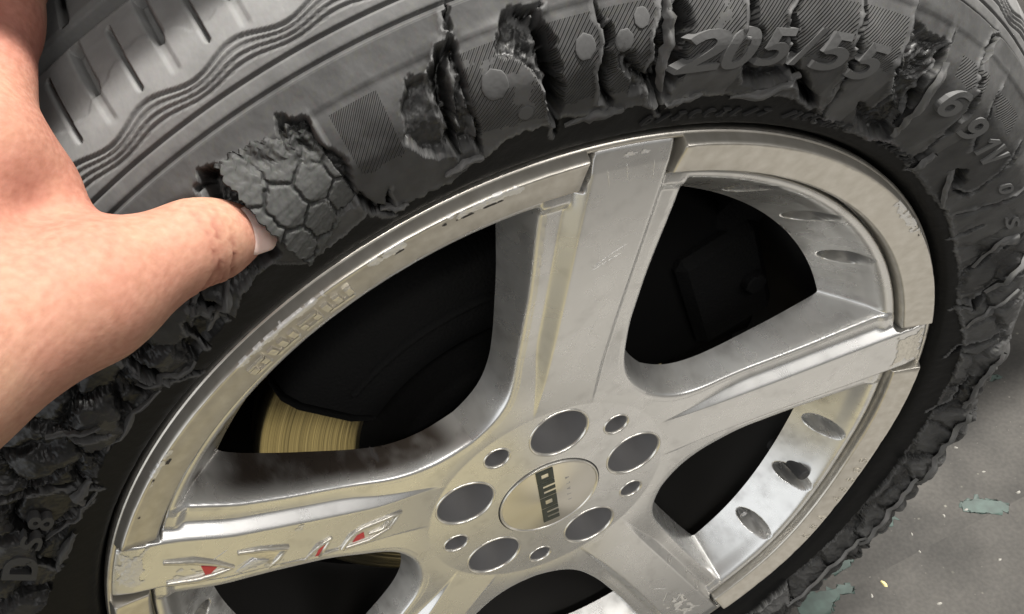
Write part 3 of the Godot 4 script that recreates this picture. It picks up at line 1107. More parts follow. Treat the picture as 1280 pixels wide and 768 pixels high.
# raised block on a band between two angles and radii
func band_block(d0: float, d1: float, r0: float, r1: float, lift: float, parent: Node, called: String) -> void:
	var v := PackedVector3Array()
	for layer in 2:
		for q in [[d0, r0], [d1, r0], [d1, r1], [d0, r1]]:
			var cx := (d0 + d1) * 0.5
			var cr := (r0 + r1) * 0.5
			var sh := 0.82 if layer == 1 else 1.0
			var r: float = lerpf(cr, q[1], sh)
			v.append(pol(lerpf(cx, q[0], sh), r, band_z(r) + (lift if layer == 1 else -0.0006)))
	var vv := PackedVector3Array()
	var idx := PackedInt32Array()
	for f in [[4, 5, 6, 7], [0, 1, 5, 4], [1, 2, 6, 5], [2, 3, 7, 6], [3, 0, 4, 7]]:
		var k := vv.size()
		for q in f: vv.append(v[q])
		idx.append_array([k, k + 2, k + 1, k, k + 3, k + 2])
	put(called, amesh(vv, idx), M.lettering_alloy, parent)

func scratch(deg: float, t0: float, r0: float, t1: float, r1: float, parent: Node) -> void:
	var p := []
	var n := noise(300.0, int(r0 * 9000.0))
	for k in 13:
		var t := lerpf(t0, t1, k / 12.0) + 0.10 * n.get_noise_1d(k * 0.01)
		var r := lerpf(r0, r1, k / 12.0)
		p.append(pol(deg + t, r, face(t, r).x))
	put("scratch", tube(p, [0.00005, 0.00012, 0.00018, 0.00014, 0.0002, 0.00016, 0.0001, 0.00018, 0.00012, 0.0002, 0.00014, 0.0001, 0.00004], 5), M.raw_alloy, parent)

func hole_mesh(rad: float, deep: float) -> ArrayMesh:
	return lathe([V(rad + 0.0011, -0.0004), V(rad + 0.0009, 0.0001), V(rad + 0.0004, 0.00005), V(rad, -0.0006), V(rad - 0.0002, -0.002), V(rad - 0.0004, -deep), V(rad * 0.62, -deep - 0.003), V(rad * 0.6, -deep - 0.0045), V(0.0001, -deep - 0.005)], 360.0, 0.0, 56)

func make_rim(wheel: Node3D) -> void:
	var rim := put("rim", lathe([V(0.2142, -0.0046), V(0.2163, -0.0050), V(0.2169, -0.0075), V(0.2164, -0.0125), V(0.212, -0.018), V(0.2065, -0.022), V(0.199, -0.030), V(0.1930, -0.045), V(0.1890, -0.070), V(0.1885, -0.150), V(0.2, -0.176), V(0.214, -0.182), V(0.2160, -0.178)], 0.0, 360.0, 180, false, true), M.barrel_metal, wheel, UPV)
	var lip := put("rim_lip", lathe([V(0.2138, -0.0060), V(0.2143, -0.0044), V(0.2160, -0.0046), V(0.2168, -0.0060), V(0.2170, -0.0085), V(0.2166, -0.0125)], 360.0, 0.0, 240, false, true), M.band_paint, rim)
	var sm := spoke_mesh(1.0)
	var dirty := spoke_mesh(3.0)     # brake dust caked on the upper side of the left spoke
	for s in 5:
		var deg := PHI - 72.0 * s
		var b: bool = s == 1 or s == 2
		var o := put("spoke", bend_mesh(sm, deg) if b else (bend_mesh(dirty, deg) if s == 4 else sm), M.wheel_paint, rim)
		o.rotation.z = deg * D2R
		o.set_meta("label", ["spoke pointing up to the rim with light scratches across its bar", "spoke with a scraped flat end at the tyre", "cropped spoke with a white scraped patch", "cropped lowest spoke", "spoke with raised red-painted lettering"][s])
		put("rim_band", band_mesh(deg), M.band_paint, rim)
		var h := put("lug_hole", hole_mesh(0.0151, 0.02), M.sleeve_paint, rim)
		h.position = Vector3(0.0508 * cos(deg * D2R), 0.0508 * sin(deg * D2R), -0.0220)
		put("lug_hole_edge", lathe([V(0.01655, -0.0004), V(0.0163, 0.00018), V(0.0158, 0.0003), V(0.0152, -0.0001), V(0.01495, -0.0009)], 360.0, 0.0, 56), M.sleeve_lip, rim, h.position)
		var d2 := deg + 36.0
		var h2 := put("bolt_hole", hole_mesh(0.0063, 0.012), M.sleeve_paint, rim)
		h2.position = Vector3(0.0556 * cos(d2 * D2R), 0.0556 * sin(d2 * D2R), -0.0220)
		put("bolt_hole_edge", lathe([V(0.00745, -0.0004), V(0.0072, 0.00015), V(0.0068, 0.00022), V(0.0063, -0.0001), V(0.0061, -0.0009)], 360.0, 0.0, 36), M.sleeve_lip, rim, h2.position)
	# emblem on the left spoke: worn strokes with traces of red
	var L := PHI - 288.0
	spoke_stroke(L, [V(195.5, -2.0), V(183.6, 1.0), V(175.0, 5.5), V(166.0, 11.8)], [0.0010, 0.0017, 0.0014, 0.0009], rim)
	spoke_stroke(L, [V(193.0, 13.0), V(180.5, 14.3), V(174.2, 13.6), V(166.0, 11.8)], [0.0012, 0.0019, 0.0016, 0.0009], rim)
	spoke_patch(L, [V(180.1, 5.8), V(173.4, 8.6), V(176.9, 14.6)], 0.0006, rim, "spoke_emblem_red", "red_inlay")
	spoke_patch(L, [V(168.9, 20.0), V(157.4, 8.9), V(150.4, 11.7), V(155.5, 21.5)], 0.0009, rim, "spoke_emblem_stroke", "raw_alloy")
	spoke_stroke(L, [V(165.1, 2.4), V(155.6, 3.2), V(143.1, 6.1), V(146.0, 13.0), V(149.1, 19.6)], [0.0010, 0.0014, 0.0016, 0.0014, 0.0009], rim)
	spoke_patch(L, [V(163.0, 3.6), V(145.5, 6.8), V(149.5, 15.5), V(157.0, 8.3)], 0.0004, rim, "spoke_emblem_stroke", "lettering_alloy")
	spoke_stroke(L, [V(143.7, 20.3), V(138.0, 20.2), V(132.0, 19.4), V(127.6, 10.3), V(121.9, 6.3)], [0.0010, 0.0014, 0.0016, 0.0014, 0.0009], rim)
	spoke_stroke(L, [V(121.9, 6.3), V(123.5, 12.0), V(125.5, 17.5), V(116.3, 16.6)], [0.0009, 0.0012, 0.0012, 0.0007], rim)
	spoke_patch(L, [V(127.4, 18.5), V(126.6, 13.0), V(124.6, 9.5), V(124.9, 17.8)], 0.0004, rim, "spoke_emblem_red", "red_inlay")
	spoke_stroke(L, [V(114.3, 16.8), V(111.6, 8.1), V(106.4, 3.8), V(96.0, 1.8), V(88.2, 0.3), V(91.4, 10.4), V(101.2, 14.9), V(114.2, 16.9)], [0.0012, 0.0013, 0.0013, 0.0012, 0.0012, 0.0012, 0.0013, 0.0012], rim)
	spoke_stroke(L, [V(101.9, 10.2), V(95.0, 9.4), V(93.0, 4.9)], [0.0009, 0.0013, 0.0009], rim)
	spoke_patch(L, [V(109.6, 13.8), V(108.2, 9.6), V(105.1, 7.9), V(103.6, 12.3)], 0.0004, rim, "spoke_emblem_red", "red_inlay")
	# block letters on the upper left band and the small cast number on the lower right band, both worn
	var x := 112.7
	for ch in "omom":
		if ch == "o":
			band_block(x, x - 2.3, 0.2030, 0.2042, 0.0013, rim, "band_letter")
			band_block(x, x - 2.3, 0.2074, 0.2086, 0.0013, rim, "band_letter")
			band_block(x, x - 0.75, 0.2042, 0.2074, 0.0013, rim, "band_letter")
			band_block(x - 1.55, x - 2.3, 0.2042, 0.2074, 0.0013, rim, "band_letter")
			x -= 2.75
		else:
			band_block(x, x - 3.3, 0.2030, 0.2042, 0.0013, rim, "band_letter")
			for k in 3: band_block(x - 1.27 * k, x - 1.27 * k - 0.76, 0.2042, 0.2086, 0.0013, rim, "band_letter")
			x -= 3.75
	var kb := "KBA 45505"
	for k in kb.length():
		if kb[k] == " ": continue
		var tm := TextMesh.new()
		tm.text = kb[k]
		tm.font_size = 32
		tm.pixel_size = 0.01
		tm.depth = 0.08
		tm.curve_step = 3.0
		var arr := tm.surface_get_arrays(0)
		var src: PackedVector3Array = arr[Mesh.ARRAY_VERTEX]
		var v := PackedVector3Array()
		for p in src:
			var r := 0.2072 - (p.y) * 0.0205 + 0.0022
			v.append(pol(-45.5 + 2.35 * k + (p.x - 0.1) * 6.2, r, band_z(r) + (0.0006 if p.z > 0.0 else -0.0005)))
		put("band_letter", amesh(v, arr[Mesh.ARRAY_INDEX]), M.lettering_alloy, rim)
	# kerb rash, bare metal and missing flakes
	scuff("scuff", "raw_alloy", rim, L, -3.9, 3.7, 0.2020, 0.2140, 0.98, 1)
	scuff("scuff", "raw_alloy", rim, L, -1.0, 5.5, 0.172, 0.2, 0.42, 2)
	scuff("scuff", "raw_alloy", rim, L, 1.5, 6.0, 0.135, 0.172, 0.40, 3)
	scuff("scuff", "raw_alloy", rim, L, -6.0, -3.0, 0.13, 0.155, 0.36, 4)
	scuff("scuff", "lettering_alloy", rim, PHI - 72.0, -3.9, 3.9, 0.1960, 0.2150, 0.98, 5)
	scuff("scuff", "raw_alloy", rim, PHI - 144.0, -5.2, 4.5, 0.160, 0.206, 0.52, 6)
	scuff("scuff", "raw_alloy", rim, PHI, -3.2, 3.0, 0.2092, 0.2122, 0.58, 7)
	for q in [[1.6, 0.1615, -2.7, 0.170], [1.2, 0.1600, -2.2, 0.1655], [1.9, 0.1590, -0.4, 0.1625], [1.5, 0.1605, 0.2, 0.1640], [2.6, 0.2065, 1.9, 0.1985], [0.6, 0.2075, 0.1, 0.2015], [-2.4, 0.207, -2.9, 0.1995], [2.0, 0.162, 1.1, 0.1598], [-1.2, 0.12, -2.0, 0.131]]:
		scratch(PHI, q[0], q[1], q[2], q[3], rim)
	for q in [[-1.0, 0.15, 3.0, 0.165], [2.0, 0.145, 4.5, 0.152], [-2.0, 0.17, 1.0, 0.178], [3.0, 0.11, 5.5, 0.118]]:
		scratch(L, q[0], q[1], q[2], q[3], rim)
	for q in [[0.0, 0.16, -3.0, 0.168], [-2.0, 0.15, 0.5, 0.158], [2.0, 0.17, -1.0, 0.175]]:
		scratch(PHI - 144.0, q[0], q[1], q[2], q[3], rim)
	for q in [[92.5, 99.5, 0.2090, 0.2142, 0.86, 11], [81.5, 91.5, 0.2094, 0.2142, 0.84, 12], [100.0, 115.0, 0.2106, 0.2142, 0.84, 13], [23.0, 37.0, 0.2086, 0.2146, 0.74, 14], [122.0, 130.0, 0.2104, 0.2146, 0.70, 15]]:
		scuff("scuff", "raw_alloy", rim, 0.0, q[0], q[1], q[2], q[3], q[4], q[5], true)
	for q in [[124.4, 126.2, 0.2085, 0.2112, 0.62, 21], [127.4, 128.7, 0.2108, 0.2124, 0.7, 22], [133.2, 133.9, 0.2096, 0.2110, 0.7, 23], [134.0, 134.5, 0.2096, 0.2106, 0.7, 28], [90.0, 90.7, 0.2100, 0.2112, 0.75, 24], [82.5, 91.0, 0.2088, 0.2106, 0.58, 25], [93.0, 98.5, 0.2086, 0.2104, 0.52, 29], [30.0, 36.5, 0.2110, 0.2126, 0.45, 26], [24.5, 26.0, 0.2110, 0.2122, 0.5, 27]]:
		scuff("paint_flake_gap", "dark_chip", rim, 0.0, q[0], q[1], q[2], q[3], q[4], q[5], true)
	for q in [[-17.9, -16.6, 0.1035, 0.111, 0.62, 31], [-20.9, -19.7, 0.088, 0.092, 0.6, 32]]:
		scuff("paint_flake_gap", "dark_chip", rim, L, q[0], q[1], q[2], q[3], q[4], q[5])
	# valve and a wheel bolt seen through the pockets
	var va := PHI - 108.0 + 2.0
	put("valve_stem", lathe([V(0.0001, 0.0), V(0.0034, 0.0), V(0.0042, -0.0012), V(0.0044, -0.007), V(0.0040, -0.008), V(0.0046, -0.014), V(0.006, -0.03)], 360.0, 0.0, 24), M.valve_rubber, wheel, UPV + pol(va, 0.1885, -0.0155))
	put("balance_weight", lathe([V(0.0001, 0.0), V(0.0022, 0.0), V(0.0026, -0.0006), V(0.0026, -0.012)], 360.0, 0.0, 18), M.zinc, wheel, UPV + pol(PHI - 121.5, 0.1845, -0.029))
	# centre cap
	var cap := put("centre_cap", lathe([V(0.0001, -0.0212), V(0.012, -0.02125), V(0.0268, -0.0216), V(0.0275, -0.0219)], 360.0, 0.0, 96), M.cap_alloy, wheel, UPV)
	put("cap_rim", lathe([V(0.0272, -0.0222), V(0.0278, -0.0214), V(0.0284, -0.0211), V(0.0289, -0.0215), V(0.0290, -0.0235)], 360.0, 0.0, 96), M.sleeve_lip, cap)
	put("cap_gap", lathe([V(0.0288, -0.0228), V(0.0300, -0.0228)], 360.0, 0.0, 72), M.gap_dark, cap)
	# the word on the cap, turned a quarter to the left: m o m o from the bottom up
	var y := -0.0214
	for ch in "momo":
		var hgt := 0.0127 if ch == "m" else 0.0097
		cap_glyph(ch, y, hgt, cap)
		y += hgt + 0.0008
	for k in 5:
		var tm := TextMesh.new()
		tm.text = "ITALY"[k]
		tm.font_size = 16
		tm.pixel_size = 0.00018
		tm.depth = 0.0003
		var o := put("cap_letter", tm, M.sleeve_paint, cap, Vector3(0.0098 + 0.0006 * k, -0.0105 + 0.0052 * k, -0.02128))
		o.rotation.z = PI / 2 - 0.123

func cap_glyph(ch: String, y: float, h: float, cap: Node) -> void:
	var tilt := -0.123
	var w := 0.0096
	var s := 0.0028
	var bars := []
	if ch == "m": bars = [[-w / 2, y, -w / 2 + s, y + h], [-w / 2 + s, y, w / 2, y + s], [-w / 2 + s, y + (h - s) / 2, w / 2, y + (h + s) / 2], [-w / 2 + s, y + h - s, w / 2, y + h]]
	else: bars = [[-w / 2, y, -w / 2 + s, y + h], [w / 2 - s, y, w / 2, y + h], [-w / 2 + s, y, w / 2 - s, y + s], [-w / 2 + s, y + h - s, w / 2 - s, y + h]]
	var v := PackedVector3Array()
	var idx := PackedInt32Array()
	for b in bars:
		var k := v.size()
		for q in [[b[0], b[1]], [b[2], b[1]], [b[2], b[3]], [b[0], b[3]]]:
			var p := V(q[0] - 0.0010, q[1]).rotated(tilt)
			v.append(Vector3(p.x, p.y, -0.02102))
			v.append(Vector3(p.x, p.y, -0.0218))
		idx.append_array([k, k + 4, k + 2, k, k + 6, k + 4])
		for e in 4:
			var a := k + e * 2
			var c := k + ((e + 1) % 4) * 2
			idx.append_array([a, c, a + 1, c, c + 1, a + 1])
	put("cap_letter", amesh(v, idx), M.cap_print, cap)

# ---------------------------------------------------------------- torn flap held up by the thumb
func make_flap(tyre: Node3D) -> void:
	# corners as (angle, radius mm, lift mm): hinged along its right side
	var A := Vector3(101.0, 268.0, 4.5)
	var B := Vector3(95.6, 266.4, 0.5)
	var Cc := Vector3(95.3, 239.0, -0.5)
	var D := Vector3(100.6, 234.0, 5.0)
	var n := noise(170.0, 101, FastNoiseLite.TYPE_SIMPLEX_SMOOTH, 4)
	var ed := noise(120.0, 102)
	var nu := 70
	var nv := 86
	var v := PackedVector3Array()
	var c := PackedColorArray()
	for i in nu + 3:
		for j in nv + 3:
			var u := clampf((i - 1.0) / nu, 0.0, 1.0)
			var w := clampf((j - 1.0) / nv, 0.0, 1.0)
			var rim := i == 0 or j == 0 or i == nu + 2 or j == nv + 2
			var p := A.lerp(B, u).lerp(D.lerp(Cc, u), w)
			p.x += 0.25 * ed.get_noise_2d(w * 0.1, 1.0) * (1.0 - u) + 0.12 * n.get_noise_2d(w * 0.2, 9.0)
			p.y += 1.4 * ed.get_noise_2d(u * 0.1, 4.0) * (w - 0.5) * 2.0
			p.z += 0.6 * (1.0 - u) * sin(PI * w) + 0.8 * pow(1.0 - u, 2.0)
			# honeycomb grooves: distance to the nearest edge between cell centres
			var X := u * 27.0
			var Y := w * 31.0 + 3.0
			var S := 10.6
			var d1 := 99.0
			var d2 := 99.0
			for a in 4:
				for b in 5:
					var hx := (a + (0.5 if b % 2 else 0.0)) * S - 2.0
					var hy := b * S * 0.866 - 1.0
					var dd := V(X - hx, Y - hy).length()
					if dd < d1:
						d2 = d1
						d1 = dd
					elif dd < d2: d2 = dd
			var groove := 1.0 - smooth(0.2, 0.7, (d2 - d1) * 0.5)
			var worn := smooth(0.30, 0.1, w) * smooth(0.1, 0.45, u) + smooth(0.62, 0.8, u) * smooth(0.55, 0.15, w)
			var h := -0.7 * groove * (1.0 - worn) + 0.05 * n.get_noise_2d(X * 0.002, Y * 0.002) + worn * (1.5 * n.get_noise_2d(X * 0.0009, Y * 0.0009) - 0.6)
			p.z += h
			if rim: p.z -= 5.0
			v.append(surface_flat(p.x, p.y * 0.001, p.z * 0.001))
			var g := 0.056 * (1.0 - 0.6 * groove * (1.0 - worn)) * (1.0 + 0.3 * n.get_noise_2d(X * 0.003, Y * 0.003)) * (1.0 - 0.35 * worn)
			if rim: g *= 0.5
			c.append(Color(g * 0.985, g, g * 0.97))
	put("torn_flap", amesh(v, grid_idx(nu + 3, nv + 3, true), PackedVector3Array(), PackedVector2Array(), c), M.rubber, tyre).set_meta("label", "lifted rubber flap with a honeycomb pattern")

func surface_flat(deg: float, r: float, lift: float) -> Vector3:
	var fj := clampf(row(r), 0.0, NV - 1.001)
	var j := int(fj)
	return pol(deg, r + pnr[j] * lift, lerpf(pz[j], pz[j + 1], fj - j) + pnz[j] * lift)

# ---------------------------------------------------------------- hand
# Surface nets over a smooth union of tapered capsules [a, b, ra, rb].
func skin_mesh(bones: Array, cell: float, k: float, lo: Vector3, hi: Vector3) -> Array:
	var n := Vector3i(((hi - lo) / cell).ceil()) + Vector3i.ONE
	var f := PackedFloat32Array()
	f.resize(n.x * n.y * n.z)
	f.fill(1.0)
	var reach := k + cell * 3.0
	for b in bones:
		var a: Vector3 = b[0]
		var e: Vector3 = b[1]
		var big: float = maxf(b[2], b[3]) + reach
		var i0 := Vector3i(((a.min(e) - Vector3.ONE * big - lo) / cell).floor()).clamp(Vector3i.ZERO, n - Vector3i.ONE)
		var i1 := Vector3i(((a.max(e) + Vector3.ONE * big - lo) / cell).ceil()).clamp(Vector3i.ZERO, n - Vector3i.ONE)
		var d := e - a
		var l2 := maxf(d.length_squared(), 1e-9)
		for x in range(i0.x, i1.x + 1):
			for y in range(i0.y, i1.y + 1):
				var at := (x * n.y + y) * n.z
				for z in range(i0.z, i1.z + 1):
					var p := lo + Vector3(x, y, z) * cell
					var t := clampf((p - a).dot(d) / l2, 0.0, 1.0)
					var q: float = (p - a - d * t).length() - lerpf(b[2], b[3], t)
					var o := f[at + z]
					var h := maxf(k - absf(o - q), 0.0) / k
					f[at + z] = minf(o, q) - h * h * k * 0.25
	var vid := PackedInt32Array()
	vid.resize(f.size())
	vid.fill(-1)
	var v := PackedVector3Array()
	var cs := [0, 1, n.z, n.z + 1, n.y * n.z, n.y * n.z + 1, n.y * n.z + n.z, n.y * n.z + n.z + 1]
	var co := [Vector3(0, 0, 0), Vector3(0, 0, 1), Vector3(0, 1, 0), Vector3(0, 1, 1), Vector3(1, 0, 0), Vector3(1, 0, 1), Vector3(1, 1, 0), Vector3(1, 1, 1)]
	var eds := [[0, 1], [0, 2], [0, 4], [1, 3], [1, 5], [2, 3], [2, 6], [3, 7], [4, 5], [4, 6], [5, 7], [6, 7]]
	for x in n.x - 1:
		for y in n.y - 1:
			for z in n.z - 1:
				var at := (x * n.y + y) * n.z + z
				var f0 := f[at]
				if absf(f0) > cell * 2.5: continue
				var inside := 0
				for c in 8:
					if f[at + cs[c]] < 0.0: inside += 1
				if inside == 0 or inside == 8: continue
				var sum := Vector3.ZERO
				var cnt := 0
				for e in eds:
					var fa := f[at + cs[e[0]]]
					var fb := f[at + cs[e[1]]]
					if (fa < 0.0) != (fb < 0.0):
						sum += co[e[0]].lerp(co[e[1]], fa / (fa - fb))
						cnt += 1
				vid[at] = v.size()
				v.append(lo + (Vector3(x, y, z) + sum / cnt) * cell)
	var idx := PackedInt32Array()
	var st := [n.y * n.z, n.z, 1]
	for x in range(1, n.x - 1):
		for y in range(1, n.y - 1):
			for z in range(1, n.z - 1):
				var at := (x * n.y + y) * n.z + z
				var ins := f[at] < 0.0
				if absf(f[at]) > cell * 2.5: continue
				for ax in 3:
					if (f[at + st[ax]] < 0.0) == ins: continue
					var s1: int = st[(ax + 1) % 3]
					var s2: int = st[(ax + 2) % 3]
					var a := vid[at]
					var b := vid[at - s1]
					var c := vid[at - s1 - s2]
					var d := vid[at - s2]
					if a < 0 or b < 0 or c < 0 or d < 0: continue
					if ins: idx.append_array([a, c, b, a, d, c])
					else: idx.append_array([a, b, c, a, c, d])
	# normals from the field
	var nn := PackedVector3Array()
	nn.resize(v.size())
	for i in v.size():
		var g := (v[i] - lo) / cell
		nn[i] = Vector3(fs(f, n, g + Vector3(1, 0, 0)) - fs(f, n, g - Vector3(1, 0, 0)), fs(f, n, g + Vector3(0, 1, 0)) - fs(f, n, g - Vector3(0, 1, 0)), fs(f, n, g + Vector3(0, 0, 1)) - fs(f, n, g - Vector3(0, 0, 1))).normalized()
	return [v, idx, nn]

func fs(f: PackedFloat32Array, n: Vector3i, g: Vector3) -> float:
	g = g.clamp(Vector3.ZERO, Vector3(n) - Vector3.ONE * 1.01)
	var i := Vector3i(g)
	var t := g - Vector3(i)
	var at := (i.x * n.y + i.y) * n.z + i.z
	var sy := n.z
	var sx := n.y * n.z
	var a := lerpf(lerpf(f[at], f[at + 1], t.z), lerpf(f[at + sy], f[at + sy + 1], t.z), t.y)
	var b := lerpf(lerpf(f[at + sx], f[at + sx + 1], t.z), lerpf(f[at + sx + sy], f[at + sx + sy + 1], t.z), t.y)
	return lerpf(a, b, t.x)

func make_hand() -> void:
	var tip := Vector3(-0.0555, 0.2447, 0.0056)
	var ip := Vector3(-0.0660, 0.2549, 0.0170)
	var mcp := Vector3(-0.0878, 0.2628, 0.0287)
	var cmc := Vector3(-0.1215, 0.2760, 0.0500)
	var wrist := Vector3(-0.1420, 0.2800, 0.0690)
	var imcp := Vector3(-0.0951, 0.2934, 0.0063)
	var ipip := Vector3(-0.0870, 0.3045, -0.0425)
	var idip := Vector3(-0.0765, 0.3100, -0.0690)
	var itip := Vector3(-0.0680, 0.3125, -0.0880)
	var mid := tip.lerp(ip, 0.5)
	var bones := [
		[tip, mid, 0.0072, 0.0084], [mid, ip, 0.0084, 0.0092], [ip, ip.lerp(mcp, 0.5), 0.0092, 0.0098], [ip.lerp(mcp, 0.5), mcp, 0.0098, 0.0150],
		[mcp, cmc, 0.0155, 0.0205], [cmc, wrist, 0.0205, 0.023],
		[imcp, imcp.lerp(wrist, 0.55), 0.0130, 0.016], [imcp.lerp(wrist, 0.55), wrist, 0.016, 0.022],
		[imcp, Vector3(-0.0912, 0.2802, 0.0047), 0.0095, 0.0088], [Vector3(-0.0912, 0.2802, 0.0047), Vector3(-0.0909, 0.2673, 0.0177), 0.0088, 0.0092],
		[mcp + Vector3(-0.012, 0.004, 0.0), imcp.lerp(wrist, 0.3), 0.0110, 0.012],
		[wrist, Vector3(-0.215, 0.235, 0.30), 0.025, 0.036], [wrist + Vector3(-0.02, 0.0, -0.004), Vector3(-0.25, 0.225, 0.29), 0.025, 0.037],
	]
	var fingers := [[imcp, ipip, idip, itip, 0.0107]]
	for k in 3:
		var turn: float = [4.2, 8.2, 12.0][k]
		var out: float = [0.001, -0.001, -0.005][k]
		var f := []
		for q in [imcp, ipip, idip, itip]:
			var p: Vector3 = q.rotated(Vector3(0, 0, 1), turn * D2R)
			p += Vector3(p.x, p.y, 0).normalized() * out
			f.append(p)
		f.append([0.0108, 0.0102, 0.0090][k])
		fingers.append(f)
		bones.append([f[0], wrist + Vector3(-0.008 * (k + 1), -0.004 * k, -0.003 * k), 0.0130, 0.022])
	for f in fingers:
		bones.append([f[0], f[1], 0.0128, f[4]])
		bones.append([f[1], f[2], f[4], f[4] * 0.9])
		bones.append([f[2], f[3], f[4] * 0.9, f[4] * 0.75])
	var res := skin_mesh(bones, 0.0017, 0.0085, Vector3(-0.310, 0.165, -0.105), Vector3(-0.034, 0.350, 0.335))
	var v: PackedVector3Array = res[0]
	var nn: PackedVector3Array = res[2]
	var c := PackedColorArray()
	c.resize(v.size())
	var blot := noise(38.0, 111, FastNoiseLite.TYPE_SIMPLEX_SMOOTH, 4)
	var fold := noise(60.0, 112)
	var axis := (ip - tip).normalized()
	var moved := v.duplicate()
	for i in v.size():
		var p := v[i]
		var col := Color(0.40, 0.232, 0.165)
		var b := blot.get_noise_3dv(p)
		col = col.lerp(Color(0.38, 0.185, 0.135), clampf(0.25 + 0.9 * b, 0.0, 0.7))
		col = col.lerp(Color(0.43, 0.275, 0.185), clampf(-0.1 - 1.1 * b, 0.0, 0.6))
		# folds over the thumb's knuckle
		var s := (p - ip).dot(axis)
		var near := smooth(0.022, 0.014, p.distance_to(ip)) * clampf(nn[i].z * 1.2 + 0.2, 0.0, 1.0)
		var sf := s + 0.0018 * fold.get_noise_3dv(p) * 2.0
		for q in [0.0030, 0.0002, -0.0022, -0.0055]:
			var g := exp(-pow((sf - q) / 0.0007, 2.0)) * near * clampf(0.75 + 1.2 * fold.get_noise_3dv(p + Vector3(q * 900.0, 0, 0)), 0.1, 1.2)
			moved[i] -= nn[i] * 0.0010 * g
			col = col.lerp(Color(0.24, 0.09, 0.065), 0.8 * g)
		# redder finger end and web
		col = col.lerp(Color(0.42, 0.155, 0.12), 0.5 * smooth(0.017, 0.006, p.distance_to(tip)))
		col = col.lerp(Color(0.38, 0.15, 0.115), 0.45 * smooth(0.03, 0.012, p.distance_to(Vector3(-0.0905, 0.281, 0.014))))
		col = col.lerp(Color(0.33, 0.12, 0.1), 0.55 * smooth(0.024, 0.010, p.distance_to(ipip + Vector3(0.004, 0.002, 0.012))))
		c[i] = col
	var hand := base("person", Vector3.ZERO)
	tag(hand, "bare hand gripping the tyre with its thumb lifting a torn flap", "person")
	put("hand", amesh(moved, res[1], nn, PackedVector2Array(), c), M.skin, hand, UPV)
	# thumbnail: a curved plate set in the end of the thumb, facing the viewer and the flap
	var mid_nail := Vector3(-0.0499, 0.2478, 0.0128)
	var up := Vector3(0.578, 0.318, 0.751)
	var side := Vector3(-0.193, -0.841, 0.505)
	var fw := Vector3(0.793, -0.437, -0.425)
	var nv := PackedVector3Array()
	var NU := 17
	var NL := 17
	for i in NU:
		for j in NL:
			var u := i / (NU - 1.0) * 2.0 - 1.0
			var w := j / (NL - 1.0)
			var wide := 0.0068 * sqrt(maxf(1.0 - pow(maxf(w - 0.78, 0.0) / 0.30, 2.0), 0.1)) * sqrt(maxf(1.0 - pow(maxf(0.35 - w, 0.0) / 0.40, 2.0), 0.1))
			var a := u * wide / 0.0092
			var rr := 0.0107
			if absf(u) > 0.97 or j == 0: rr -= 0.0012
			nv.append(mid_nail - up * 0.0094 + fw * lerpf(-0.0050, 0.0056, w) + side * sin(a) * rr + up * (cos(a) * rr - 0.0016 * w * w))
	put("thumbnail", amesh(nv, grid_idx(NU, NL)), M.nail, hand, UPV)

